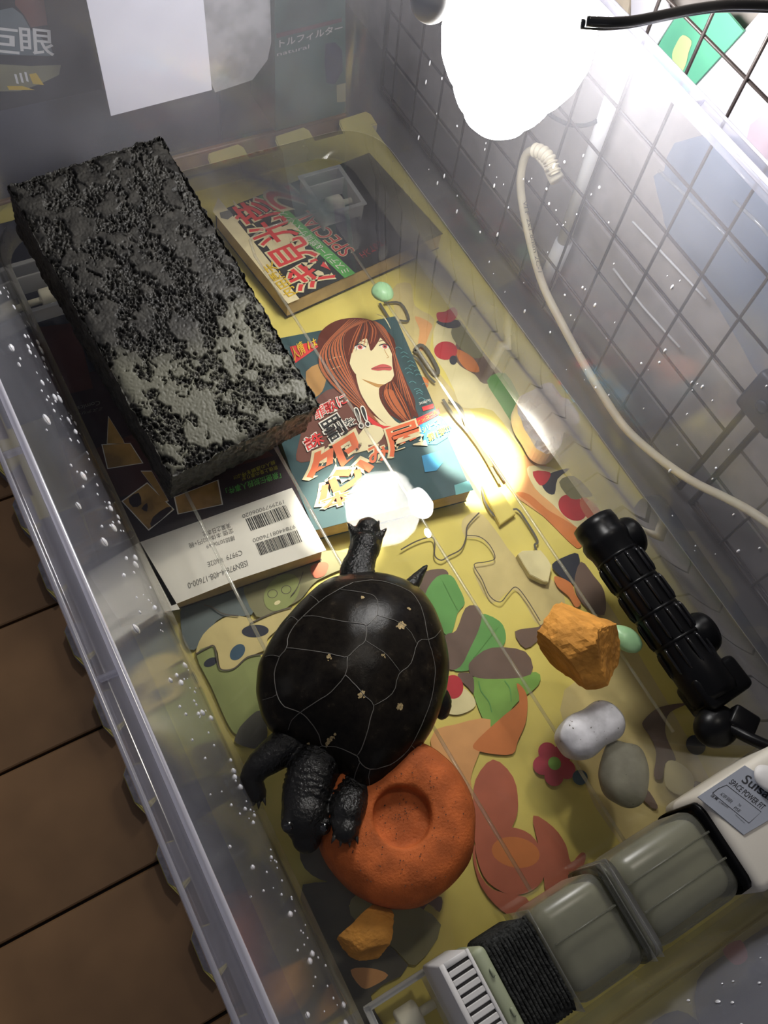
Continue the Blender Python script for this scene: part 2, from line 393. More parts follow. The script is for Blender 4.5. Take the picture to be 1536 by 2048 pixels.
def rock(name, c, rad, seed, material, rotz=0.0, facets=0, amp=0.12, fine=0.0, parent=None, sub=5, sq=1.0, waist=0.0):
    rr = random.Random(seed)
    bm = bmesh.new(); bmesh.ops.create_icosphere(bm, subdivisions=sub, radius=1)
    planes = []
    for _ in range(facets):
        n = Vector((rr.gauss(0, 1), rr.gauss(0, 1), rr.gauss(0, 1))).normalized(); planes.append((n, rr.uniform(0.58, 0.86)))
    M = Matrix.Rotation(rotz, 3, 'Z')
    for v in bm.verts:
        p = v.co.copy()
        if sq != 1.0: p = Vector([math.copysign(abs(c_)**sq, c_) for c_ in p])
        if waist: p.y *= 1-waist*math.exp(-((p.x-0.1)/0.35)**2); p.z *= 1-waist*0.6*math.exp(-((p.x-0.1)/0.35)**2)
        for n, d in planes:
            k = p.dot(n)
            if k > d: p -= n*(k-d)
        q = p + Vector((seed*3.1, 0, 0))
        p *= 1 + amp*noise.noise(q*1.3) + fine*noise.fractal(q*6, 0.8, 2.0, 4)
        v.co = M @ Vector((p.x*rad[0], p.y*rad[1], p.z*rad[2]))
    zmin = min(v.co.z for v in bm.verts)
    for v in bm.verts: v.co.z -= zmin
    o = bm_obj(name, bm, material, parent, facets == 0)
    o.location = c
    return o

ZM = -0.042      # top of the foam mat
ZB = -0.022      # covers of the books
ZF = 0.0         # inside floor of the tub
ZW = 0.018       # water level

# ---------------------------------------------------------------- setting: floor, walls
fl = box('floor', (0.1, 0.2, -0.064), (2.4, 2.4, 0.012), 'wood_gap'); tag(fl, kind='structure')
plank = None
py = -0.015-0.0868*4
for k in range(14):
    y0 = py+k*0.0868
    if plank is None:
        o = box('plank', (0, 0, 0), (2.0, 0.0850, 0.006), 'wood_floor', fl, bevel=0.0008, seg=1); plank = o
    else:
        o = plank.copy(); C.objects.link(o)
    o.location = (0.1, y0+0.0434, -0.057)
wr = box('wall_right', (0.462, 0.2, 0.3), (0.02, 2.2, 0.75), 'wall_board'); tag(wr, kind='structure')
bd = None
for k in range(8):
    if bd is None:
        bd = box('wall_panel', (0, 0, 0), (0.006, 2.2, 0.078), 'wall_board', wr, bevel=0.0015, seg=2); o = bd
    else:
        o = bd.copy(); C.objects.link(o)
    o.location = (0.4495, 0.2, -0.014+k*0.0795)
gs_ = box('trim_1', (0.412, 0.2, -0.0525), (0.082, 2.2, 0.005), 'grey_ledge'); tag(gs_, kind='structure')
g2_ = box('trim_2', (0.08, 0.762, -0.0525), (0.75, 0.33, 0.004), 'slate_box'); tag(g2_, kind='structure')
wb = box('wall_back', (0.1, 0.93, 0.3), (2.2, 0.02, 0.75), 'dark_back'); tag(wb, kind='structure')

# ---------------------------------------------------------------- foam play mat
def mat_outline():
    P = []
    x0, x1, y0, y1 = -0.010, 0.379, -0.22, 0.560
    y = 0.322-0.0487*11
    P.append((x0, y0))
    while y < y1-0.03:
        P += [(x0, y-0.024), (-0.0215, y-0.0298), (-0.0247, y-0.021), (-0.0247, y-0.004), (-0.0215, y), (x0, y-0.002)]
        y += 0.0487
    P = [p for p in P if p[1] >= y0]
    P.append((x0, y1))
    x = 0.034
    while x < x1:
        P += [(x-0.002, y1), (x, y1+0.012), (x+0.003, y1+0.017), (x+0.031, y1+0.019), (x+0.034, y1+0.014), (x+0.033, y1)]
        x += 0.0635
    P += [(x1, y1), (x1, y0)]
    return P
m0 = prism('foam_play_mat', mat_outline(), -0.054, ZM, 'foam_cream', bevel=0.001)
me = m0.data; me.materials.append(MT['foam_side']); me.materials.append(MT['mat_yellow'])
for p in me.polygons:
    if p.normal.z > 0.9: p.material_index = 2
    elif p.center.x < 0.02: p.material_index = 1
tag(m0, 'yellow cartoon-printed foam puzzle mat under the clear tub', 'play mat')
# the printed border tabs on the left are bare grey foam on top as well
tabs = Print()
y = 0.322
for k in range(12):
    tabs.poly([(-0.0125, y-0.0235), (-0.0215, y-0.0250), (-0.0243, y-0.021), (-0.0243, y-0.004), (-0.0215, y-0.0005), (-0.0125, y-0.0025)], 'foam_side', ZM+0.0001, 1)
    y -= 0.0487
tabs.poly([(-0.0125, -0.219), (0.012, -0.219), (0.012, 0.30), (-0.0125, 0.30)], 'foam_side', ZM+0.00012, 1)
tag(tabs.build('foam_border', m0), 'grey bare foam border of the mat')
pr = Print()
Z = ZM
def pz():
    global Z
    Z += 0.00004
    return Z
def PP(m, pts, n=3): pr.poly(pts, m, pz(), n)
PP('p_navy', [(-0.009, 0.375), (0.17, 0.375), (0.168, 0.44), (0.165, 0.559), (-0.009, 0.559)], 1)  # brick's shadow over the far left of the mat, painted in
# ---- printed shapes, broad fields first
PP('p_tan', [(0.3015, 0.3833), (0.3184, 0.3832), (0.3101, 0.3614), (0.3179, 0.3433), (0.3001, 0.3202), (0.2946, 0.2945), (0.2984, 0.2626), (0.2977, 0.2482), (0.2774, 0.2456), (0.2761, 0.2724), (0.2833, 0.3148), (0.2854, 0.3423)])
PP('p_tan', [(0.2396, 0.1677), (0.2504, 0.1604), (0.2480, 0.1428), (0.2326, 0.1458), (0.2298, 0.1175), (0.2486, 0.1199), (0.2510, 0.1071), (0.2512, 0.0895), (0.2718, 0.0908), (0.2802, 0.1079), (0.2642, 0.1372), (0.2621, 0.1649), (0.2584, 0.1803), (0.2448, 0.1798)])
PP('p_tan', [(0.3015, 0.0935), (0.3012, 0.0339), (0.2937, -0.0462), (0.2785, -0.1042), (0.2192, -0.0533), (0.2314, 0.0355), (0.2669, 0.0511)])
PP('p_cream', [(0.3167, 0.3389), (0.3332, 0.3288), (0.3371, 0.2982), (0.3418, 0.2742), (0.3351, 0.2465), (0.3273, 0.2176), (0.3165, 0.2138), (0.3148, 0.2495), (0.2949, 0.2612), (0.2970, 0.2782), (0.2993, 0.2956), (0.3004, 0.3137)])
PP('p_brown', [(0.3326, 0.3372), (0.3367, 0.3111), (0.3387, 0.2849), (0.3387, 0.2693), (0.3217, 0.2736), (0.3197, 0.2837), (0.3132, 0.2958), (0.3148, 0.3076), (0.3290, 0.3240)])
PP('p_olive', [(0.3361, 0.3358), (0.3369, 0.3207), (0.3371, 0.2982), (0.3281, 0.2973), (0.3223, 0.3108), (0.3233, 0.3264)])
PP('p_green', [(0.3254, 0.2751), (0.3426, 0.2754), (0.3412, 0.2514), (0.3387, 0.2286), (0.3251, 0.2185), (0.3225, 0.2314), (0.3232, 0.2518)])
PP('p_peach', [(0.3047, 0.3520), (0.3133, 0.3403), (0.3076, 0.3330), (0.2931, 0.3200), (0.2928, 0.3265), (0.3013, 0.3388)])
PP('p_orange', [(0.3193, 0.3105), (0.3269, 0.2977), (0.3245, 0.2847), (0.3164, 0.2897), (0.3151, 0.3012)])
PP('p_navy', [(0.3175, 0.3402), (0.3234, 0.3312), (0.3332, 0.3288), (0.3353, 0.3345), (0.3258, 0.3400)])
PP('p_red', [(0.3227, 0.3479), (0.3298, 0.3466), (0.3391, 0.3478), (0.3379, 0.3400), (0.3288, 0.3355), (0.3201, 0.3399)])
pr.disc([(0.3102, 0.3127)][0], 0.0098, 0.0085, 'p_red', pz(), 0.2)
pr.disc([(0.3109, 0.3023)][0], 0.0045, 0.003, 'p_navy', pz(), 0.9)
PP('p_orange', [(0.2787, 0.2998), (0.2831, 0.2934), (0.2785, 0.2878), (0.2767, 0.2916)], 2)
PP('p_peach', [(0.2906, 0.2029), (0.3143, 0.2062), (0.3254, 0.1941), (0.3243, 0.1724), (0.3229, 0.1526), (0.3182, 0.1362), (0.3096, 0.1298), (0.3037, 0.1482), (0.2964, 0.1649), (0.2900, 0.1813)])
PP('p_orange', [(0.2917, 0.1819), (0.2961, 0.1704), (0.3014, 0.1506), (0.3060, 0.1302), (0.3099, 0.1245), (0.3194, 0.1303), (0.3145, 0.1445), (0.3055, 0.1607), (0.3002, 0.1766)])
PP('p_cream', [(0.3105, 0.1953), (0.3197, 0.1939), (0.3312, 0.1845), (0.3367, 0.1625), (0.3320, 0.1403), (0.3202, 0.1352), (0.3152, 0.1455), (0.3117, 0.1618), (0.3070, 0.1789)])
PP('p_navy', [(0.3154, 0.1833), (0.3284, 0.1843), (0.3404, 0.1817), (0.3269, 0.1781), (0.3176, 0.1686), (0.3128, 0.1735)])
PP('p_red', [(0.3132, 0.1913), (0.3249, 0.1852), (0.3181, 0.1793), (0.3115, 0.1796)])
pr.disc([(0.3236, 0.1536)][0], 0.0098, 0.0112, 'p_red', pz(), 0.2)
PP('p_olive', [(0.3265, 0.1755), (0.3399, 0.1749), (0.3436, 0.1566), (0.3380, 0.1565), (0.3268, 0.1602)])
PP('p_rust', [(0.3359, 0.1574), (0.3409, 0.1469), (0.3388, 0.1345), (0.3295, 0.1388), (0.3295, 0.1522)])
# leaves and their brown shade shapes
PP('p_brown', [(0.2003, 0.1570), (0.2127, 0.1532), (0.2135, 0.1475), (0.2047, 0.1485), (0.1908, 0.1406), (0.1868, 0.1425), (0.1945, 0.1523)])
PP('p_green', [(0.2057, 0.1501), (0.2151, 0.1467), (0.2155, 0.1369), (0.2133, 0.1255), (0.2050, 0.1213), (0.1952, 0.1119), (0.1901, 0.1119), (0.1876, 0.1298), (0.1917, 0.1422)])
PP('p_green', [(0.2173, 0.1143), (0.2277, 0.1041), (0.2267, 0.0944), (0.2207, 0.0883), (0.2122, 0.0896), (0.2006, 0.0875), (0.1908, 0.0846), (0.1824, 0.0907), (0.2004, 0.1004)])
PP('p_brown', [(0.2117, 0.1221), (0.2197, 0.1198), (0.2188, 0.1125), (0.2115, 0.1049), (0.2006, 0.0973), (0.1875, 0.0891), (0.1794, 0.0922), (0.1828, 0.1081), (0.1912, 0.1119), (0.1980, 0.1115)])
PP('p_leaf', [(0.1912, 0.0796), (0.2063, 0.0705), (0.2307, 0.0636), (0.2274, 0.0556), (0.2089, 0.0525), (0.1958, 0.0479), (0.1836, 0.0459), (0.1832, 0.0563), (0.1862, 0.0707)])
PP('p_brown', [(0.1967, 0.0894), (0.2129, 0.0907), (0.2320, 0.0782), (0.2266, 0.0637), (0.2032, 0.0721), (0.1918, 0.0797), (0.1920, 0.0859)])
PP('p_brown', [(0.2333, 0.0932), (0.2496, 0.0887), (0.2560, 0.0902), (0.2474, 0.0822), (0.2332, 0.0801)])
PP('p_brown', [(0.1845, 0.0858), (0.1917, 0.0812), (0.1865, 0.0705), (0.1849, 0.0751), (0.1827, 0.0829)])
PP('p_cream', [(0.1678, 0.0762), (0.1811, 0.0770), (0.1847, 0.0667), (0.1809, 0.0621), (0.1697, 0.0631), (0.1635, 0.0690)])
pr.disc([(0.1764, 0.0798)][0], 0.0078, 0.0066, 'p_red', pz(), 0.9)
for a in ([(0.1933, 0.0756), (0.1912, 0.0691), (0.1921, 0.0610), (0.1901, 0.0546)], [(0.2087, 0.0679), (0.2090, 0.0620), (0.2051, 0.0545)], [(0.2078, 0.1449), (0.2068, 0.1328), (0.2064, 0.1237)], [(0.2249, 0.1014), (0.2094, 0.0949), (0.1984, 0.0905)]):
    pr.line(a, 0.0007, 'p_green', pz())
# orange bushy shapes near the camera end
PP('p_peach', [(0.1464, 0.0578), (0.1652, 0.0586), (0.1869, 0.0510), (0.1713, 0.0381), (0.1562, 0.0256), (0.1497, 0.0093), (0.1333, 0.0116)])
PP('p_orange', [(0.2147, 0.0629), (0.2170, 0.0570), (0.2147, 0.0496), (0.2061, 0.0390), (0.1953, 0.0317), (0.1880, 0.0265), (0.1762, 0.0326), (0.1676, 0.0406), (0.1739, 0.0445), (0.1967, 0.0493), (0.2097, 0.0521)])
PP('p_rust', [(0.1590, 0.0242), (0.1751, 0.0293), (0.1806, 0.0146), (0.1745, -0.0005), (0.1655, -0.0087), (0.1485, -0.0155), (0.1393, -0.0075), (0.1484, 0.0100)])
PP('p_rust', [(0.1793, -0.0102), (0.1866, -0.0215), (0.1878, -0.0334), (0.1850, -0.0429), (0.1934, -0.0414), (0.1952, -0.0443), (0.1880, -0.0492), (0.1765, -0.0498), (0.1667, -0.0545), (0.1624, -0.0491), (0.1678, -0.0383), (0.1729, -0.0254)])
PP('p_rust', [(0.1388, -0.0072), (0.1334, -0.0198), (0.1356, -0.0331), (0.1504, -0.0457), (0.1477, -0.0540), (0.1407, -0.0523), (0.1338, -0.0441), (0.1303, -0.0288), (0.1337, -0.0138)])
PP('p_rust', [(0.1408, -0.0051), (0.1505, -0.0039), (0.1634, -0.0092), (0.1719, -0.0185), (0.1725, -0.0315), (0.1671, -0.0410), (0.1565, -0.0445), (0.1433, -0.0403), (0.1351, -0.0283), (0.1356, -0.0164)])
pr.disc([(0.1584, -0.0224)][0], 0.0145, 0.0085, 'p_orange', pz(), -0.6)
PP('p_brown', [(0.0842, -0.0112), (0.0988, -0.0177), (0.1070, -0.0221), (0.1020, -0.0282), (0.0984, -0.0213), (0.0917, -0.0241), (0.0855, -0.0207)])
for k in range(5):
    a = k*2*math.pi/5+0.3; c = [(0.2084, 0.0093)][0]
    pr.disc((c[0]+0.0079*math.cos(a), c[1]+0.0079*math.sin(a)), 0.0062, 0.0058, 'p_pink', pz())
pr.disc([(0.2084, 0.0093)][0], 0.0042, 0.0040, 'p_leaf', pz())
pr.disc([(0.2181, -0.0053)][0], 0.0050, 0.0045, 'p_blue', pz())
PP('p_brown', [(0.2763, 0.0044), (0.2888, 0.0066), (0.3006, 0.0040), (0.3117, 0.0001), (0.3122, 0.0059), (0.3185, 0.0010), (0.3092, -0.0004), (0.2959, 0.0004), (0.2883, -0.0042), (0.2834, -0.0117), (0.2803, -0.0257), (0.2727, -0.0242), (0.2649, -0.0306), (0.2610, -0.0270), (0.2708, -0.0167), (0.2739, -0.0077), (0.2736, 0.0008)])
PP('p_brown', [(0.2718, -0.0437), (0.2838, -0.0420), (0.2875, -0.0495), (0.2807, -0.0531), (0.2724, -0.0503)])
PP('p_brown', [(0.2454, -0.0314), (0.2520, -0.0302), (0.2523, -0.0420), (0.2490, -0.0426)])
pr.disc([(0.2981, -0.0243)][0], 0.0068, 0.0062, 'p_navy', pz())
PP('p_cream', [(0.2727, -0.0242), (0.2798, -0.0263), (0.2842, -0.0366), (0.2797, -0.0447), (0.2689, -0.0437), (0.2643, -0.0350)])
PP('p_navy', [(0.2835, 0.1225), (0.2954, 0.1234), (0.3052, 0.1210), (0.2974, 0.1082), (0.2886, 0.1038), (0.2829, 0.1152)])
PP('p_orange', [(0.2801, 0.1143), (0.2875, 0.1054), (0.2858, 0.0966), (0.2853, 0.0894), (0.2803, 0.0887), (0.2805, 0.0970), (0.2774, 0.1071)])
PP('p_brown', [(0.3034, 0.1152), (0.3056, 0.1021), (0.3055, 0.0892), (0.2953, 0.0751), (0.2870, 0.0854), (0.2883, 0.1018)])
# left of the turtle
PP('p_bluegrey', [(0.0478, 0.2066), (0.0703, 0.2042), (0.0879, 0.2035), (0.0888, 0.1918), (0.0830, 0.1794), (0.0660, 0.1860), (0.0531, 0.1808), (0.0412, 0.1737), (0.0379, 0.1834)])
PP('p_olive', [(0.0879, 0.2035), (0.1098, 0.2026), (0.1305, 0.2016), (0.1515, 0.1970), (0.1613, 0.1833), (0.1316, 0.1824), (0.1158, 0.1753), (0.0995, 0.1746), (0.0849, 0.1768)])
PP('p_tan', [(0.0648, 0.1849), (0.0745, 0.1827), (0.0852, 0.1741), (0.0957, 0.1748), (0.1082, 0.1713), (0.0943, 0.1638), (0.0848, 0.1602), (0.0814, 0.1546), (0.0699, 0.1546), (0.0581, 0.1517), (0.0506, 0.1547), (0.0536, 0.1700), (0.0412, 0.1705), (0.0501, 0.1806)])
PP('p_sage', [(0.0412, 0.1705), (0.0530, 0.1703), (0.0505, 0.1579), (0.0521, 0.1532), (0.0599, 0.1524), (0.0684, 0.1546), (0.0764, 0.1522), (0.0691, 0.1367), (0.0624, 0.1223), (0.0489, 0.1186), (0.0426, 0.1143), (0.0406, 0.1243), (0.0412, 0.1469)])
PP('p_grey', [(0.0489, 0.1186), (0.0618, 0.1211), (0.0596, 0.1071), (0.0518, 0.1000), (0.0404, 0.1095), (0.0426, 0.1143)])
pr.disc([(0.0801, 0.1683)][0], 0.0085, 0.0042, 'p_navy', pz(), -0.4)
pr.disc([(0.0644, 0.1606)][0], 0.0058, 0.0040, 'p_blue', pz(), 0.5)
pr.disc([(0.0471, 0.1620)][0], 0.0045, 0.0026, 'p_navy', pz(), 0.0)
pr.disc([(0.1068, 0.1848)][0], 0.0145, 0.0100, 'p_sage', pz(), 0.5)
for q in ([(0.1008, 0.1864)], [(0.1100, 0.1851)]):
    pr.disc(q[0], 0.0034, 0.0030, 'p_line', pz()); pr.disc(q[0], 0.0029, 0.0026, 'p_sage', pz())
pr.disc([(0.1009, 0.1794)][0], 0.0022, 0.0013, 'p_cream', pz(), 0.1)
PP('p_rust', [(0.1319, 0.1929), (0.1407, 0.1922), (0.1429, 0.1885), (0.1370, 0.1833), (0.1303, 0.1848)])
PP('p_grey', [(0.0358, 0.0151), (0.0522, 0.0164), (0.0622, 0.0110), (0.0654, 0.0019), (0.0569, -0.0051), (0.0731, -0.0424), (0.0481, -0.0449), (0.0475, -0.0684), (0.0335, -0.0605)])
PP('p_peach', [(0.0442, -0.0291), (0.0542, -0.0336), (0.0610, -0.0412), (0.0513, -0.0418), (0.0455, -0.0394)])
PP('p_olive', [(0.0647, 0.0023), (0.0855, -0.0119), (0.0992, -0.0340), (0.0768, -0.0444), (0.0706, -0.0326), (0.0632, -0.0172), (0.0569, -0.0051)])
PP('p_grey', [(0.0573, 0.0518), (0.0690, 0.0301), (0.0653, 0.0108), (0.0503, 0.0189), (0.0451, 0.0337)])
PP('p_navy', [(0.2142, -0.1291), (0.2426, -0.1274), (0.2788, -0.1323), (0.2684, -0.1708), (0.2205, -0.1717), (0.2012, -0.1498)])
PP('p_pink', [(0.2373, -0.1245), (0.2501, -0.1256), (0.2482, -0.1349), (0.2389, -0.1342)])
PP('p_navy', [(0.1733, -0.1341), (0.1945, -0.1350), (0.2012, -0.1498), (0.1797, -0.1539)])
# cut lines of the mat pieces; the brick's shade is the navy patch above
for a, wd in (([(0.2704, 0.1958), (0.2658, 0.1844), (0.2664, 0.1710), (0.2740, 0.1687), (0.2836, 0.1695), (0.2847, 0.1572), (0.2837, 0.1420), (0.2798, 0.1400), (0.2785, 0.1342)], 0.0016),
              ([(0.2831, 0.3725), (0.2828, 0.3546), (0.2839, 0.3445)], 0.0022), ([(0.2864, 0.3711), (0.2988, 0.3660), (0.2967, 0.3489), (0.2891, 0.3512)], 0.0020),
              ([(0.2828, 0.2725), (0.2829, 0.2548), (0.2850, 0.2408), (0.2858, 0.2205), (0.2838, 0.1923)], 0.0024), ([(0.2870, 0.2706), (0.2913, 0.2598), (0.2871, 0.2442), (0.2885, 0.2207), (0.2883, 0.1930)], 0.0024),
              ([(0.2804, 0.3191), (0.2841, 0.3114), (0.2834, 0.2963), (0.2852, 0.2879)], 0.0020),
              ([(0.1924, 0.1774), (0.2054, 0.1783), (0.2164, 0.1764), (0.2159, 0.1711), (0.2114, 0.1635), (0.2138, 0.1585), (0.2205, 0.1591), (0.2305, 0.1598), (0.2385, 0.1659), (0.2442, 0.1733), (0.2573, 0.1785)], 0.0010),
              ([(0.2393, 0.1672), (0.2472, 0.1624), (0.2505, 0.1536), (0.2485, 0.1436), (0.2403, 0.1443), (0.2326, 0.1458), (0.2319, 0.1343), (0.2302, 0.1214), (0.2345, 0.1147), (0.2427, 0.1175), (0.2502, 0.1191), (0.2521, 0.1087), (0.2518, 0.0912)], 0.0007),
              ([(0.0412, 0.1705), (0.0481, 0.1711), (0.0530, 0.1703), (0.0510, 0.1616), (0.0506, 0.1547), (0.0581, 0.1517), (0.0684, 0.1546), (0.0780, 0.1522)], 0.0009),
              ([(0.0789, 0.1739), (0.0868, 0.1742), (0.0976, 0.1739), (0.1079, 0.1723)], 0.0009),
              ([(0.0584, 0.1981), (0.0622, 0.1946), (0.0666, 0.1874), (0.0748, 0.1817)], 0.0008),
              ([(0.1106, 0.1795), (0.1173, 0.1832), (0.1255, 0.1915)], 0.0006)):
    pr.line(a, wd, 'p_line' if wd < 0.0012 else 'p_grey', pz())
pr.line([(0.2854, 0.2392), (0.2865, 0.2174), (0.2851, 0.2068)], 0.0030, 'p_orange', pz())
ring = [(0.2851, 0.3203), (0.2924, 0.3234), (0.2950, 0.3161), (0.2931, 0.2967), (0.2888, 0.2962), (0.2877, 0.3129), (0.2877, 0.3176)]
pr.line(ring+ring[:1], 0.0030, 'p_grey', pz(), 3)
pr.build('printed_pattern', m0)['kind'] = 'stuff'
p1 = prism('puzzle_piece', [(0.2637, 0.1386), (0.2681, 0.1395), (0.2802, 0.1343), (0.2811, 0.1273), (0.2807, 0.1210), (0.2717, 0.1118), (0.2687, 0.1138), (0.2631, 0.1219), (0.2632, 0.1304)], ZM+0.0003, -0.036, 'p_cream', m0, 1, 0.0004)
tag(p1, 'loose cream puzzle piece standing proud of the mat')
p2 = prism('puzzle_piece', [(0.2696, 0.1938), (0.2803, 0.1882), (0.2804, 0.1662), (0.2652, 0.1635), (0.2673, 0.1809)], ZM+0.0003, -0.037, 'mat_yellow', m0, 1, 0.0004)
tag(p2, 'yellow puzzle piece with a lifted edge')

# ---------------------------------------------------------------- books lying on the mat under the tub
def frame(o, u): 
    u = Vector((u[0], u[1])).normalized(); return Vector(o), u, Vector((-u.y, u.x))
def book(name, o, u, w, l, cover, z1=ZB, z0=ZM+0.0035, spine='left'):
    """closed paperback: cover, back cover, page block"""
    O, U, V = frame(o, u)
    root = empty(name, (O.x, O.y, z0)); ang = math.atan2(U.y, U.x); rot = Matrix.Rotation(ang, 3, 'Z')
    def part(n, a0, a1, b0, b1, zz0, zz1, m, bev=0.0):
        c = O+U*(a0+a1)/2+V*(b0+b1)/2
        ob = box(n, (c.x, c.y, (zz0+zz1)/2), (a1-a0, b1-b0, zz1-zz0), m, root, rot, bev, 1)
        return rel(root, ob)
    part('cover', 0, w, 0, l, z1-0.0005, z1, cover)
    part('back_cover', 0, w, 0, l, z0, z0+0.0005, cover)
    n = 5; e = 0.0006
    if spine == 'left': part('spine', 0, 0.0005, 0, l, z0+0.0005, z1-0.0005, cover); part('page_block', 0.0007, w-e, e, l-e, z0+0.0006, z1-0.0006, 'page_edges')
    else: part('spine', 0, w, l-0.0005, l, z0+0.0005, z1-0.0005, cover); part('page_block', e, w-e, e, l-0.0007, z0+0.0006, z1-0.0006, 'page_edges')
    return root
# -- 1 dark back cover with the barcode band
bk = book('comic_book', (0.0067, 0.2058), (0.9958, -0.0917), 0.134, 0.182, 'b_dark')
tag(bk, 'dark paperback lying back cover up, white barcode band, under the brick', 'book')
g = Print(); zb = ZB+0.0002
g.poly([(0.1419, 0.2709), (0.0753, 0.2781), (0.0383, 0.2834), (0.0345, 0.3243), (0.1162, 0.3256)], 'b_maroon', zb, 1)
g.poly([(0.0068+0.0178+0.0000, 0.2058+0.1)]*0 or [(0.0368, 0.2481), (0.1419, 0.2433), (0.1418, 0.1925), (0.0819, 0.1984), (0.0387, 0.1999)], 'b_white', zb+0.0001, 1)
g.poly([(0.0018, 0.2426), (0.0378, 0.2482), (0.0424, 0.1955), (0.0068, 0.2060)], 'b_white', zb+0.0001, 1)
for q, m in (([(0.0388, 0.2797), (0.0576, 0.2856), (0.0652, 0.2611), (0.0459, 0.2542)], 'b_photo'), ([(0.0699, 0.2688), (0.0995, 0.2688), (0.0949, 0.2514), (0.0673, 0.2567)], 'b_photo'),
             ([(0.0423, 0.3249), (0.0588, 0.3187), (0.0605, 0.3016), (0.0392, 0.3067)], 'b_photo'), ([(0.0538, 0.3441), (0.0557, 0.3230), (0.0555, 0.3201), (0.0455, 0.3247)], 'b_photo'),
             ([(0.0576, 0.2955), (0.0636, 0.2928), (0.0650, 0.2685), (0.0622, 0.2686)], 'b_photo'), ([(0.0323, 0.4353), (0.0622, 0.4282), (0.0527, 0.3703), (0.0343, 0.3722)], 'b_maroon')):
    c = [sum(a[i] for a in q)/len(q) for i in (0, 1)]
    if m == 'b_photo': g.poly([(c[0]+(a[0]-c[0])*1.06, c[1]+(a[1]-c[1])*1.06) for a in q], 'b_white', zb+0.0001, 1)
    g.poly(q, m, zb+0.00015, 1)
for q in ([(0.0428, 0.2802), (0.0501, 0.2815), (0.0486, 0.2729), (0.0429, 0.2732)], [(0.0516, 0.2611), (0.0625, 0.2641), (0.0642, 0.2610), (0.0481, 0.2548)], [(0.0474, 0.2699), (0.0522, 0.2723), (0.0499, 0.2665)]):
    g.poly(q, 'b_dark', zb+0.0002, 2)
rel(bk, g.build('cover_print', bk))
g = Print(); zt = zb+0.0003
def T(s, m, q, off=0.0): g.text(s, m, q[0], q[1], q[2], zt, off)
T('ISBN978-4-408-17600-0', 'ink_grey', [(0.0927, 0.2080), (0.0531, 0.2096), (0.0919, 0.2040)])
T('C9979  \u00a5602E', 'ink_grey', [(0.0926, 0.2159), (0.0696, 0.2174), (0.0920, 0.2123)])
T('雑誌50706-69', 'ink_grey', [(0.0928, 0.2273), (0.0740, 0.2289), (0.0921, 0.2238)])
T('定価 本体602円+税', 'ink_grey', [(0.0940, 0.2327), (0.0644, 0.2343), (0.0934, 0.2290)])
T('実業之日本社', 'ink_grey', [(0.0939, 0.2370), (0.0753, 0.2381), (0.0932, 0.2331)])
T('1929979006020', 'ink_grey', [(0.1327, 0.2374), (0.1036, 0.2389), (0.1320, 0.2346)])
T('9784408176000', 'ink_grey', [(0.1315, 0.2178), (0.1023, 0.2201), (0.1308, 0.2151)])
T('「祟徳伝説殺人事件」', 'b_green', [(0.1401, 0.2581), (0.1018, 0.2612), (0.1390, 0.2531)], 0.01)
T('祟徳上皇の祟りが', 'b_yellow', [(0.1404, 0.2632), (0.1148, 0.2648), (0.1399, 0.2600)])
T('殺人の連鎖を呼ぶ!?', 'b_yellow', [(0.1406, 0.2675), (0.1103, 0.2675), (0.1400, 0.2643)])
T('ミステリー', 'ink_grey', [(0.0535, 0.3533), (0.0359, 0.3556), (0.0519, 0.3510)])
T('Comics', 'ink_grey', [(0.0532, 0.3590), (0.0380, 0.3602), (0.0525, 0.3556)])
def barcode(q, seed):
    bl, br, tl = [Vector(x) for x in q]; rr = random.Random(seed); x = 0.0
    while x < 1.0:
        wd = rr.choice((0.010, 0.010, 0.020, 0.028)); 
        a = bl+(br-bl)*x; b = bl+(br-bl)*min(1, x+wd); u = tl-bl
        g.poly([a, b, b+u, a+u], 'ink_black', zt, 1); x += wd+rr.choice((0.010, 0.014, 0.022))
barcode([(0.1323, 0.2334), (0.1037, 0.2351), (0.1319, 0.2239)], 3)
barcode([(0.1310, 0.2136), (0.1023, 0.2163), (0.1303, 0.2045)], 5)
_l = g.build('cover_lettering', bk); _l['kind'] = 'stuff'; rel(bk, _l)

# -- 2 woman on the cover
bk = book('comic_book', (0.1395, 0.2090), (0.9855, -0.165), 0.1155, 0.157, 'c_teal')
tag(bk, 'comic magazine with a long red-haired woman on the front, beside the brick', 'book')
g = Print(); zb = ZB+0.0002
def K(m, q, n=3):
    global zb
    zb += 0.00002; g.poly(q, m, zb, n)
K('c_brown', [(0.1600, 0.2708), (0.1850, 0.2980), (0.2064, 0.3040), (0.2205, 0.2855), (0.2291, 0.2575), (0.2169, 0.2452), (0.1880, 0.2539), (0.1563, 0.2583)])
K('c_tan', [(0.1934, 0.3252), (0.2133, 0.3278), (0.2235, 0.3266), (0.2176, 0.3180), (0.2080, 0.3174), (0.1965, 0.3052), (0.1882, 0.3043)])
K('c_hair', [(0.2111, 0.3432), (0.2206, 0.3539), (0.2345, 0.3581), (0.2485, 0.3557), (0.2600, 0.3484), (0.2651, 0.3370), (0.2648, 0.3238), (0.2598, 0.3111), (0.2578, 0.2975), (0.2559, 0.2809), (0.2544, 0.2715), (0.2500, 0.2634), (0.2419, 0.2563), (0.2361, 0.2604), (0.2291, 0.2696), (0.2181, 0.2714), (0.2111, 0.2805), (0.2089, 0.2937), (0.2079, 0.3096), (0.2073, 0.3239), (0.2082, 0.3347)])
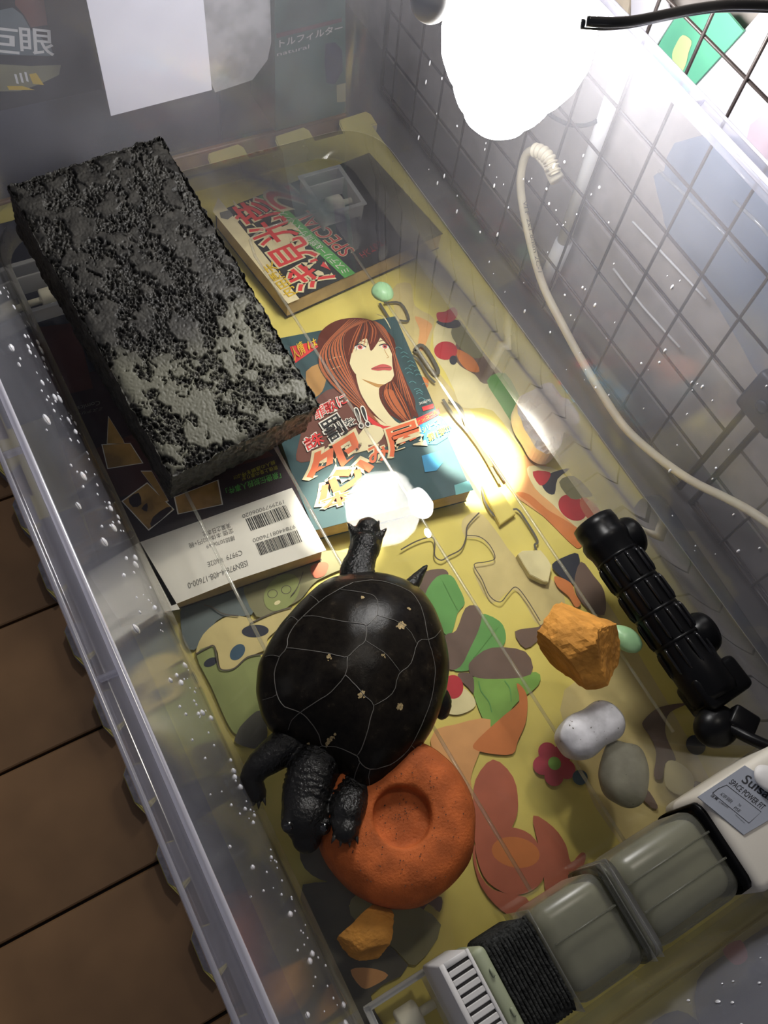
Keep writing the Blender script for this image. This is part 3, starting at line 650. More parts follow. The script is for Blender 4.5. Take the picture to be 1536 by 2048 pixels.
K('c_skin', [(0.2272, 0.3107), (0.2330, 0.2987), (0.2410, 0.2934), (0.2345, 0.2895), (0.2311, 0.2809), (0.2309, 0.2703), (0.2325, 0.2612), (0.2341, 0.2568), (0.2220, 0.2592), (0.2200, 0.2675), (0.2206, 0.2809), (0.2213, 0.2944)])
K('c_skin', [(0.2302, 0.3302), (0.2390, 0.3379), (0.2506, 0.3414), (0.2575, 0.3335), (0.2599, 0.3226), (0.2589, 0.3132), (0.2567, 0.3092), (0.2564, 0.3053), (0.2535, 0.3018), (0.2529, 0.2988), (0.2484, 0.2944), (0.2421, 0.2917), (0.2361, 0.2945), (0.2292, 0.3016), (0.2254, 0.3098), (0.2264, 0.3206)])
K('c_tan', [(0.2274, 0.3035), (0.2362, 0.2947), (0.2413, 0.2920), (0.2357, 0.2913), (0.2316, 0.2962)], 2)
K('c_hair', [(0.2250, 0.3244), (0.2361, 0.3375), (0.2498, 0.3450), (0.2620, 0.3416), (0.2675, 0.3260), (0.2605, 0.3117), (0.2611, 0.3171), (0.2617, 0.3284), (0.2597, 0.3317), (0.2544, 0.3278), (0.2461, 0.3228), (0.2472, 0.3287), (0.2479, 0.3350), (0.2384, 0.3316), (0.2315, 0.3264), (0.2231, 0.3156)])
K('c_hair', [(0.2349, 0.2904), (0.2419, 0.2925), (0.2486, 0.2923), (0.2508, 0.2816), (0.2467, 0.2648), (0.2409, 0.2523), (0.2369, 0.2571), (0.2330, 0.2693), (0.2317, 0.2791)])
K('c_strand', [(0.2376, 0.2873), (0.2442, 0.2845), (0.2430, 0.2726), (0.2406, 0.2600), (0.2359, 0.2696)])
K('c_hair', [(0.2236, 0.3217), (0.2219, 0.3082), (0.2197, 0.2890), (0.2224, 0.2695), (0.2255, 0.2606), (0.2194, 0.2738), (0.2138, 0.2854), (0.2120, 0.3047), (0.2179, 0.3210)])
K('c_hair', [(0.2604, 0.3158), (0.2587, 0.3004), (0.2552, 0.2797), (0.2514, 0.2658), (0.2494, 0.2576), (0.2464, 0.2619), (0.2494, 0.2791), (0.2513, 0.2971)])
K('c_lips', [(0.2380, 0.3084), (0.2449, 0.3092), (0.2492, 0.3083), (0.2530, 0.3041), (0.2509, 0.3014), (0.2466, 0.3036), (0.2419, 0.3050)])
g.line([(0.2385, 0.3084), (0.2454, 0.3064), (0.2522, 0.3038)], 0.0005, 'c_brown', zb+0.00003)
g.line([(0.2558, 0.3202), (0.2553, 0.3155), (0.2555, 0.3127), (0.2536, 0.3125)], 0.0004, 'c_tan', zb+0.00003)
g.line([(0.2370, 0.3342), (0.2427, 0.3344), (0.2465, 0.3312)], 0.0006, 'c_brown', zb+0.00003); g.line([(0.2554, 0.3284), (0.2598, 0.3275), (0.2619, 0.3240)], 0.0006, 'c_brown', zb+0.00003)
K('b_red', [(0.2191, 0.2831), (0.2181, 0.2714), (0.2230, 0.2610), (0.2384, 0.2549), (0.2267, 0.2556), (0.2178, 0.2611), (0.2149, 0.2728)])
K('c_skin', [(0.2127, 0.2663), (0.2214, 0.2580), (0.2119, 0.2504), (0.2008, 0.2539), (0.1996, 0.2589)])
for q in ([(0.2357, 0.3311), (0.2411, 0.3315), (0.2438, 0.3267), (0.2385, 0.3267)], [(0.2543, 0.3246), (0.2587, 0.3242), (0.2600, 0.3202), (0.2560, 0.3206)]):
    K('b_white', q, 2)
g.line([(0.2351, 0.3311), (0.2410, 0.3317), (0.2443, 0.3272)], 0.0010, 'ink_black', zb+0.00003); g.line([(0.2539, 0.3248), (0.2588, 0.3243), (0.2608, 0.3206)], 0.0010, 'ink_black', zb+0.00003)
for q in ([(0.2400, 0.3290)], [(0.2575, 0.3223)]): g.disc(q[0], 0.0018, 0.0020, 'c_lips', zb+0.00004); g.disc(q[0], 0.0008, 0.0009, 'ink_black', zb+0.00005)
def strands(n, A_, B_, C_, D_, skip=(), wmax=0.0010):
    for k in range(n):
        if k in skip: continue
        t = k/(n-1)
        L4 = [tuple(p[0][i]*(1-t)+p[1][i]*t for i in (0, 1)) for p in (A_, B_, C_, D_)]
        g.line(L4, wmax*(0.45+0.55*((k*7) % 5)/4), 'c_strand' if k % 3 else 'ink_black', zb+0.00004+0.000002*k, 5, True)
strands(26, [(0.2443, 0.3557), (0.2600, 0.3484)], [(0.2094, 0.3358), (0.2368, 0.3455)], [(0.2044, 0.3080), (0.2257, 0.3257)], [(0.2212, 0.2625), (0.2183, 0.2865)])
strands(14, [(0.2627, 0.3455), (0.2608, 0.3472)], [(0.2659, 0.3358), (0.2613, 0.3302)], [(0.2613, 0.3138), (0.2602, 0.3143)], [(0.2497, 0.2605), (0.2475, 0.2830)])
strands(9, [(0.2596, 0.3477), (0.2520, 0.3492)], [(0.2612, 0.3403), (0.2449, 0.3437)], [(0.2601, 0.3357), (0.2365, 0.3357)], [(0.2553, 0.3294), (0.2286, 0.3260)])
strands(10, [(0.2415, 0.2919), (0.2484, 0.2920)], [(0.2344, 0.2841), (0.2486, 0.2825)], [(0.2337, 0.2706), (0.2474, 0.2707)], [(0.2394, 0.2544), (0.2437, 0.2571)])
for k in range(22):
    x0 = 700+(k*37) % 150; y0 = 300+(k*53) % 330; q0 = [(0.2051, 0.3922), (0.2164, 0.3876), (0.1983, 0.3781)]
    ux = [(q0[1][i]-q0[0][i])/100 for i in (0, 1)]; uy = [(q0[2][i]-q0[0][i])/100 for i in (0, 1)]
    if x0 < 690+(y0-300)*0.36: x0 = 690+(y0-300)*0.40+10
    if x0 > 745+(y0-300)*0.50: continue
    pt = lambda a, b: (q0[0][0]+ux[0]*a+uy[0]*b, q0[0][1]+ux[1]*a+uy[1]*b)
    g.line([pt(x0, y0), pt(x0+20, y0-8), pt(x0+42, y0+4)], 0.0004, 'c_sky', zb+0.00002)
for q in ([(0.2661, 0.3518), (0.2704, 0.3466), (0.2697, 0.3351)], [(0.2133, 0.3278), (0.2200, 0.3278), (0.2240, 0.3264)], [(0.2104, 0.3195), (0.2158, 0.3195), (0.2208, 0.3190)]):
    g.line(q, 0.0010, 'c_skin', zb+0.00004, 4, True)
K('c_sky', [(0.2442, 0.1984), (0.2557, 0.1974), (0.2547, 0.1893), (0.2412, 0.1913)], 1)
K('c_blue', [(0.2431, 0.2513), (0.2645, 0.2516), (0.2668, 0.2393), (0.2616, 0.2341), (0.2495, 0.2321), (0.2409, 0.2359)], 1)
K('b_red', [(0.2442, 0.2568), (0.2668, 0.2578), (0.2656, 0.2535), (0.2427, 0.2507)], 1)
K('b_red', [(0.2558, 0.2639), (0.2650, 0.2630), (0.2637, 0.2597), (0.2551, 0.2604)], 1)
K('c_blue', [(0.2351, 0.2283), (0.2489, 0.2265), (0.2462, 0.2175), (0.2386, 0.2137), (0.2306, 0.2159)], 1)
K('b_red', [(0.1923, 0.3495), (0.2117, 0.3470), (0.2116, 0.3414), (0.1896, 0.3347)], 1)
rel(bk, g.build('cover_picture', bk))
g = Print(); zt = ZB+0.0010
def T2(s, m, q, off=0.0, m2=None, off2=0.03):
    global zt
    zt += 0.00003
    if m2: g.text(s, m2, q[0], q[1], q[2], zt, off2)
    zt += 0.00003
    g.text(s, m, q[0], q[1], q[2], zt, off)
T2('怨', 'c_coral', [(0.1525, 0.2224), (0.1989, 0.2319), (0.1572, 0.2580)], 0.02, 'b_cream', 0.07)
T2('み', 'c_coral', [(0.1992, 0.2358), (0.2148, 0.2370), (0.2006, 0.2486)], 0.02, 'b_cream', 0.07)
T2('屋', 'c_coral', [(0.2143, 0.2362), (0.2411, 0.2346), (0.2193, 0.2571)], 0.02, 'b_cream', 0.07)
T2('本舗', 'c_coral', [(0.1530, 0.2182), (0.2026, 0.2150), (0.1553, 0.2279)], 0.02, 'b_cream', 0.06)
T2('誅', 'b_red', [(0.1639, 0.2641), (0.1783, 0.2659), (0.1651, 0.2739)], 0.01, 'b_white', 0.06)
T2('罰', 'ink_black', [(0.1816, 0.2634), (0.1969, 0.2660), (0.1812, 0.2805)], 0.01, 'b_white', 0.06)
T2('を', 'ink_black', [(0.1984, 0.2691), (0.2061, 0.2694), (0.1976, 0.2764)], 0.01, 'b_white', 0.06)
T2('!!', 'ink_black', [(0.2063, 0.2661), (0.2133, 0.2651), (0.2099, 0.2818)], 0.01, 'b_white', 0.05)
T2('罪', 'b_red', [(0.1810, 0.2837), (0.1893, 0.2854), (0.1827, 0.2926)], 0.01, 'b_white', 0.06)
T2('歌に', 'b_red', [(0.1900, 0.2851), (0.2084, 0.2879), (0.1911, 0.2944)], 0.01, 'b_white', 0.06)
T2('308円', 'b_white', [(0.2546, 0.2654), (0.2637, 0.2647), (0.2553, 0.2678)])
T2('アンコール', 'b_gold', [(0.2451, 0.2515), (0.2635, 0.2543), (0.2456, 0.2540)])
T2('シリーズ', 'b_gold', [(0.2453, 0.2434), (0.2602, 0.2454), (0.2462, 0.2483)], 0.01)
T2('第1弾!!', 'b_gold', [(0.2451, 0.2355), (0.2638, 0.2372), (0.2467, 0.2416)], 0.02)
T2('人情', 'b_gold', [(0.1894, 0.3356), (0.2006, 0.3396), (0.1910, 0.3468)], 0.01)
T2('は', 'b_gold', [(0.2033, 0.3408), (0.2110, 0.3416), (0.2055, 0.3480)], 0.01)
_l = g.build('cover_lettering', bk); _l['kind'] = 'stuff'; rel(bk, _l)

# -- 3 thick one with SPECIAL 2
bk = book('comic_book', (0.2090, 0.3875), (0.9932, 0.1165), 0.150, 0.105, 'b_black', spine='far')
tag(bk, 'thick comic paperback with red lettering SPECIAL 2 under the far right corner', 'book')
g = Print(); zb = ZB+0.0002
g.poly([(0.2090, 0.3867), (0.2191, 0.3875), (0.2053, 0.5055), (0.1952, 0.4934)], 'b_cream', zb, 1)
g.poly([(0.2607, 0.3929), (0.2707, 0.3941), (0.2459, 0.4963), (0.2357, 0.4953)], 'b_green', zb+0.0001, 1)
g.poly([(0.2205, 0.4540), (0.2371, 0.4615), (0.2434, 0.4450), (0.2451, 0.4290), (0.2262, 0.4244), (0.2208, 0.4325)], 'b_cream', zb+0.00005, 3)
g.poly([(0.1996, 0.4901), (0.2078, 0.4901), (0.2084, 0.4836), (0.2026, 0.4811), (0.1982, 0.4844)], 'ink_grey', zb+0.0001, 1)
for q in ([(0.2814, 0.4524), (0.2911, 0.4471), (0.2924, 0.4260), (0.2814, 0.4147), (0.2793, 0.4342)], [(0.3012, 0.4100), (0.3088, 0.4101), (0.3021, 0.4003), (0.2949, 0.3986)]):
    g.poly(q, 'ink_grey', zb+0.00008, 3)
rel(bk, g.build('cover_picture', bk))
g = Print(); zt = ZB+0.0006
T2('浅見光彦', 'b_red', [(0.2556, 0.3958), (0.2412, 0.4952), (0.2215, 0.3923)], 0.015, 'b_cream', 0.06)
T2('2', 'b_red', [(0.2698, 0.4730), (0.2642, 0.4972), (0.2439, 0.4756)], 0.01, 'b_cream', 0.06)
T2('SPECIAL', 'b_red', [(0.2816, 0.4146), (0.2660, 0.4672), (0.2685, 0.4124)], 0.0, 'b_cream', 0.03)
T2('内田康夫', 'b_gold', [(0.2209, 0.3933), (0.2159, 0.4284), (0.2102, 0.3915)], 0.015)
T2('ミステリー&旅情サスペンス', 'b_white', [(0.2684, 0.3973), (0.2483, 0.4734), (0.2607, 0.3963)])
for k, ch in enumerate('エベトラドソ'):
    a = [(0.2875, 0.4053), (0.2865, 0.4150), (0.2835, 0.4049), (0.3159, 0.4136)]
    d = (Vector(a[3])-Vector(a[0]))*(k/6)
    T2(ch, 'b_red', [Vector(a[0])+d, Vector(a[1])+d+(Vector(a[0])-Vector(a[1]))*0.35, Vector(a[2])+d])
_l = g.build('cover_lettering', bk); _l['kind'] = 'stuff'; rel(bk, _l)

# ---------------------------------------------------------------- the tub
def rrect(x0, x1, y0, y1, r, z, n=8):
    P = []
    for cx, cy, a0 in ((x1-r, y1-r, 0), (x0+r, y1-r, 90), (x0+r, y0+r, 180), (x1-r, y0+r, 270)):
        for k in range(n+1):
            a = math.radians(a0+90*k/n); P.append((cx+r*math.cos(a), cy+r*math.sin(a), z))
    return P
def loft(name, rings, material, parent, cap0=False, cap1=False):
    v = []; f = []; n = len(rings[0])
    for r in rings: v += r
    for i in range(len(rings)-1):
        for k in range(n):
            k2 = (k+1) % n; f.append((i*n+k, i*n+k2, (i+1)*n+k2, (i+1)*n+k))
    if cap0: f.append(tuple(reversed(range(n))))
    if cap1: f.append(tuple(range((len(rings)-1)*n, len(rings)*n)))
    return mesh_obj(name, v, f, material, parent, True)
tub = empty('storage_tub', (0.17, 0.2, -0.003))
tag(tub, 'large clear plastic storage tub on casters holding the turtle and shallow water', 'plastic tub')
def RR(z, x0, x1, y0, y1, r): return rrect(x0, x1, y0, y1, r, z)
inner = [RR(0.0, 0.0360, 0.3090, -0.1000, 0.4955, 0.026), RR(0.0015, 0.0345, 0.3125, -0.1015, 0.4965, 0.028), RR(0.0060, 0.0322, 0.3215, -0.1050, 0.4982, 0.031),
         RR(0.0120, 0.0308, 0.3310, -0.1085, 0.4995, 0.034), RR(0.0180, 0.0300, 0.3370, -0.1105, 0.5005, 0.036), RR(0.0300, 0.0285, 0.3390, -0.1120, 0.5020, 0.038),
         RR(0.2200, -0.0003, 0.3500, -0.1340, 0.5240, 0.046)]
outer = [rrect(p[0], p[1], p[2], p[3], p[4], p[5]) for p in (
         (-0.0023, 0.3520, -0.1360, 0.5260, 0.047, 0.2190), (0.0262, 0.3410, -0.1140, 0.5040, 0.040, 0.0290), (0.0280, 0.3385, -0.1120, 0.5022, 0.038, 0.0175),
         (0.0290, 0.3322, -0.1100, 0.5012, 0.036, 0.0105), (0.0305, 0.3225, -0.1062, 0.4998, 0.033, 0.0040), (0.0330, 0.3130, -0.1030, 0.4980, 0.029, -0.0010))]
wi = loft('wall', inner[:3:-1], 'tub_wall_plastic', tub); rel(tub, wi)
for w_ in (wi,):
    w_.data.materials.append(MT['tub_wall_hazy'])
    for p in w_.data.polygons:
        if p.center.x < 0.04 or p.center.y < -0.09: p.material_index = 1
wc = loft('base_curve', inner[4::-1], 'tub_base_plastic', tub); rel(tub, wc)
wo = loft('outer_wall', outer, 'tub_wall_plastic', tub); rel(tub, wo)
ft = loft('tub_floor', [inner[0]], 'tub_floor_plastic', tub, cap1=True); rel(tub, ft)
fb = loft('underside', [RR(-0.0025, 0.0345, 0.3115, -0.1015, 0.4965, 0.028)], 'tub_floor_plastic', tub, cap1=True); rel(tub, fb)
rim = loft('rim', [RR(0.2200, -0.0003, 0.3500, -0.1340, 0.5240, 0.046), RR(0.2228, -0.0006, 0.3503, -0.1343, 0.5243, 0.046), RR(0.2236, -0.0016, 0.3513, -0.1353, 0.5253, 0.047),
                   RR(0.2226, -0.0024, 0.3521, -0.1361, 0.5261, 0.047), RR(0.2205, -0.0032, 0.3529, -0.1369, 0.5269, 0.048), RR(0.2203, -0.0080, 0.3577, -0.1417, 0.5317, 0.050),
                   RR(0.2226, -0.0086, 0.3585, -0.1425, 0.5325, 0.051), RR(0.2236, -0.0096, 0.3600, -0.1437, 0.5340, 0.051), RR(0.2226, -0.0106, 0.3615, -0.1448, 0.5350, 0.052),
                   RR(0.2120, -0.0112, 0.3625, -0.1455, 0.5358, 0.052), RR(0.2060, -0.0113, 0.3627, -0.1456, 0.5360, 0.052)], 'tub_rim_plastic', tub)
rel(tub, rim)
def glint_bead(z, x0, x1, y0, y1, rr_, rad_):  # added beads whose pale colour carries the lamp's bright line on the rim
    P = [Vector(p) for p in rrect(x0, x1, y0, y1, rr_, z)]
    rel(tub, tube('rim_glint', P+[P[0]], rad_, 'rim_glint_plastic', tub, 8))
glint_bead(0.2234, -0.0014, 0.3511, -0.1351, 0.5251, 0.047, 0.0014)
glint_bead(0.2234, -0.0097, 0.3600, -0.1437, 0.5340, 0.051, 0.0009)
for y in (0.0917, 0.1790, 0.262, 0.36, -0.04):
    rel(tub, box('rim_rib', (-0.0056, y, 0.2215), (0.0095, 0.0016, 0.0034), 'tub_rim_plastic', tub, bevel=0.0004, seg=1))
for y in (0.02, 0.13, 0.24, 0.35, 0.45):
    rel(tub, box('rim_rib', (0.3555, y, 0.2215), (0.008, 0.0016, 0.0034), 'tub_rim_plastic', tub, bevel=0.0004, seg=1))
# raised ribs on the floor
def rib(pts):
    P = smooth_pts([(p[0], p[1], -0.0003) for p in pts], 3, False)
    rel(tub, tube('floor_rib', P, 0.0012, 'clear_film', tub, 6, 0.7))
film('rib_plastic', (0.97, 0.97, 0.96), 0.20, (0.78, 0.78, 0.72), 0.06, 0.12)
MT['clear_film_rib'] = MT['rib_plastic']
def rib(pts, m='rib_plastic'):
    P = [Vector((p[0], p[1], -0.0002)) for p in pts]
    rel(tub, tube('floor_rib', P, 0.0011, m, tub, 6, 0.6))
rib([(0.2045, -0.046), (0.2025, 0.08), (0.2015, 0.2), (0.1995, 0.33), (0.1975, 0.42), (0.2005, 0.436), (0.2130, 0.4425), (0.2600, 0.4440)])
rib([(0.1430, -0.041), (0.1405, 0.05), (0.1395, 0.20), (0.1395, 0.42), (0.1395, 0.46)])
rib([(0.0745, 0.02), (0.0743, 0.2), (0.0743, 0.42)])
rib([(0.2680, -0.01), (0.2675, 0.2), (0.2675, 0.40)])
# droplets on the left and right walls
dv = []; df = []
def drop(c, u, v, n, a, b, h):
    k0 = len(dv); seg = 8
    for rr, hh in ((1.0, 0.0), (0.75, 0.6)):
        for k in range(seg):
            t = 2*math.pi*k/seg; dv.append(c+u*math.cos(t)*a*rr+v*math.sin(t)*b*rr+n*h*hh)
    dv.append(c+n*h)
    for k in range(seg):
        k2 = (k+1) % seg; df.append((k0+k, k0+k2, k0+seg+k2, k0+seg+k)); df.append((k0+seg+k, k0+seg+k2, k0+2*seg))
for k in range(210):
    zz = R.choice((0.022+abs(R.gauss(0, 1))*0.05, R.uniform(0.025, 0.17)))
    if zz > 0.20: continue
    yy = R.uniform(-0.06, 0.40); x = 0.030-0.0303*(zz-0.018)/0.202+0.0002
    s = R.choice((0.35, 0.5, 0.6, 0.9, 1.3))*0.0012
    drop(Vector((x, yy, zz)), Vector((0, 1, 0)), Vector((-0.148, 0, 0.989)), Vector((0.989, 0, 0.148)), s, s*R.uniform(1.2, 3.4), s*0.7)
for k in range(110):
    zz = R.uniform(0.025, 0.16); yy = R.uniform(-0.02, 0.45); x = 0.3380+0.0120*(zz-0.018)/0.202-0.0002
    s = R.choice((0.35, 0.5, 0.8))*0.0011
    drop(Vector((x, yy, zz)), Vector((0, 1, 0)), Vector((0.059, 0, 0.998)), Vector((-0.998, 0, 0.059)), s, s*R.uniform(1.0, 2.6), s*0.7)
for k in range(60):
    zz = R.uniform(0.03, 0.10); xx = R.uniform(0.08, 0.33); yv = -0.1105-0.0220*(zz-0.018)/0.2+0.0002
    s = R.choice((0.5, 0.7, 1.0))*0.0011
    drop(Vector((xx, yv, zz)), Vector((1, 0, 0)), Vector((0, -0.1, 0.995)), Vector((0, 0.995, 0.1)), s, s*R.uniform(1.0, 1.8), s*0.7)
dr = mesh_obj('water_droplets', dv, df, 'droplet', tub, True); rel(tub, dr); dr['kind'] = 'stuff'
# water
wt = loft('water', [RR(0.0004, 0.0362, 0.3088, -0.0998, 0.4953, 0.026), RR(0.0060, 0.0326, 0.3209, -0.1046, 0.4978, 0.031), RR(0.0120, 0.0311, 0.3304, -0.1081, 0.4991, 0.034), RR(ZW, 0.0303, 0.3366, -0.1101, 0.5001, 0.036)], 'water', None, cap0=False, cap1=True)
tag(wt, 'shallow clear water covering the floor of the tub', 'water')
wt['kind'] = 'stuff'
# casters
def caster(x, y, label, flip=1):
    t = empty('caster', (x, y, ZB)); tag(t, label, 'caster', 'casters under the clear tub')
    h = 0.0185; bm = bmesh.new()
    for c, s in (((0, 0.0215*flip, h/2), (0.034, 0.0018, h)), ((0, -0.0215*flip, h*0.65), (0.034, 0.0018, h*0.7)), ((-0.0165, 0, h/2), (0.0018, 0.043, h)), ((0.0165, 0, h/2), (0.0018, 0.043, h)), ((0, 0.010*flip, h/2), (0.032, 0.0016, h*0.9)), ((0, 0.0218, h-0.0007), (0.038, 0.0035, 0.0014)), ((0, -0.0218, h-0.0007), (0.038, 0.0035, 0.0014)), ((0.0175, 0, h-0.0007), (0.0035, 0.046, 0.0014)), ((-0.0175, 0, h-0.0007), (0.0035, 0.046, 0.0014))):
        box_bm(bm, c, s, None, 0.0003, 1)
    bm_obj('housing', bm, 'caster_plastic', t)
    rot = Matrix.Rotation(math.radians(90), 3, 'Y')
    lathe('wheel', [(0, -0.006), (0.0065, -0.006), (0.0075, -0.005), (0.0075, 0.005), (0.0065, 0.006), (0, 0.006)], 'wheel_white', (0, -0.006*flip, 0.0078), t, 24, rot)
    lathe('axle', [(0, -0.015), (0.0024, -0.015), (0.0024, 0.015), (0, 0.015)], 'wheel_white', (0, -0.006*flip, 0.0078), t, 12, rot)
    return t
caster(0.2850, 0.4640, 'far right caster, on the thick black paperback')
caster(0.0580, -0.0680, 'near left caster beside the filter grille', -1).location.z = -0.022
caster(0.0520, 0.4560, 'far left caster behind the dark brick')
pass

# ---------------------------------------------------------------- lava brick
def make_brick():
    W_, L_, H_ = 0.0999, 0.1998, 0.0501
    bm = bmesh.new(); nx, ny, nz = 200, 400, 50
    def top(x, y):
        q = Vector((x*1000, y*1000, 0))
        q = Vector((q.x*0.9+q.y*0.25, q.y*0.8-q.x*0.2, 0))
        big = noise.fractal(q*0.040, 0.9, 2.0, 3)
        wq = q+Vector((noise.noise(q*0.2), noise.noise(q*0.2+Vector((7, 7, 7))), 0))*4
        f = noise.fractal(wq*0.085+Vector((9, 3, 1)), 0.62, 2.2, 6)
        m = f+0.40*big+0.06
        pit = min(1.0, max(0.0, (m-0.02)/0.08))
        h = -pit*(0.0008+0.0046*abs(noise.fractal(q*0.33, 0.55, 2.2, 5)))
        h -= 0.00045*max(0, noise.fractal(q*0.75, 0.6, 2.1, 3))+0.0016*max(0, noise.noise(q*0.55)-0.42)
        e = min(x, W_-x, y, L_-y)
        if e < 0.006: h -= (1-e/0.006)**2*0.0030*(0.6+0.8*abs(noise.noise(q*0.13)))
        return h
    def side(x, y, z, amp=0.0016):
        q = Vector((x*1000, y*1000, z*1000))
        return amp*noise.fractal(q*0.16, 0.8, 2.1, 4)+0.0012*noise.noise(q*0.035)
    V = {}
    def gv(i, j, k):
        key = (i, j, k)
        if key in V: return V[key]
        x, y, z = W_*i/nx, L_*j/ny, -H_*k/nz
        px, py_, pz_ = x, y, z
        if k == 0: pz_ = top(x, y)
        if i == 0: px -= side(x, y, z, 0.0010)
        if i == nx: px += side(x, y, z)
        if j == 0: py_ -= side(x, y, z)
        if j == ny: py_ += side(x, y, z)
        if i in (0, nx) and j in (0, ny):
            px += 0.0015*(1 if i == 0 else -1); py_ += 0.0015*(1 if j == 0 else -1)
        if k == nz and (i in (0, nx) or j in (0, ny)): pz_ += 0.0
        V[key] = bm.verts.new((px, py_, pz_)); return V[key]
    for i in range(nx):
        for j in range(ny): bm.faces.new((gv(i, j, 0), gv(i+1, j, 0), gv(i+1, j+1, 0), gv(i, j+1, 0)))
    for k in range(nz):
        for i in range(nx):
            bm.faces.new((gv(i, 0, k), gv(i, 0, k+1), gv(i+1, 0, k+1), gv(i+1, 0, k)))
            bm.faces.new((gv(i, ny, k), gv(i+1, ny, k), gv(i+1, ny, k+1), gv(i, ny, k+1)))
        for j in range(ny):
            bm.faces.new((gv(0, j, k), gv(0, j+1, k), gv(0, j+1, k+1), gv(0, j, k+1)))
            bm.faces.new((gv(nx, j, k), gv(nx, j, k+1), gv(nx, j+1, k+1), gv(nx, j+1, k)))
    for i in range(0, nx, 50):
        pass
    bm.faces.new([gv(i, 0, nz) for i in range(nx+1)]+[gv(nx, j, nz) for j in range(1, ny+1)]+[gv(i, ny, nz) for i in range(nx-1, -1, -1)]+[gv(0, j, nz) for j in range(ny-1, 0, -1)])
    o = bm_obj('lava_brick', bm, 'lava_block', None, True)
    o.rotation_mode = 'XYZ'
    Rm = Matrix.Rotation(0.0901, 3, 'Z') @ Matrix.Rotation(-0.0093, 3, 'Y') @ Matrix.Rotation(0.2527, 3, 'X')
    M = Rm.to_4x4(); M.translation = Vector((0.0636, 0.2451, 0.0492)); o.matrix_world = M
    return o
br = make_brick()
tag(br, 'big rough dark grey lava brick tilted as a basking ramp', 'brick')
sup = rock('prop_stone', (0.088, 0.415, 0.0006), (0.034, 0.026, 0.0205), 21, 'grey_stone', 0.3, 8, 0.1, 0.02)
sup.data.materials[0] = MT['grey_bar']
tag(sup, 'dark stone propping up the far end of the lava brick', 'stone')

# ---------------------------------------------------------------- turtle
SHELL_C = (0.1068, 0.0985)
def dome_r(outline, ang):
    import math
    best = 0.05
    n = len(outline)
    dx, dy = math.cos(ang), math.sin(ang)
    for i in range(n):
        ax, ay = outline[i][0]-SHELL_C[0], outline[i][1]-SHELL_C[1]
        bx, by = outline[(i+1) % n][0]-SHELL_C[0], outline[(i+1) % n][1]-SHELL_C[1]
        ex, ey = bx-ax, by-ay
        det = dx*ey - dy*ex
        if abs(det) < 1e-12: continue
        t = (ax*ey - ay*ex)/det
        u = (ax*dy - ay*dx)/det
        if t > 0 and -1e-6 <= u <= 1+1e-6: best = t
    return best
def dome_z(outline, x, y):
    import math
    rx, ry = x-SHELL_C[0], y-SHELL_C[1]
    r = math.hypot(rx, ry)
    if r < 1e-6: return 0.056
    t = min(1.0, r/dome_r(outline, math.atan2(ry, rx)))
    return dome_h(t)
def dome_h(t):
    return 0.021 + 0.035*max(0.0, 1-t**2.3)**0.62

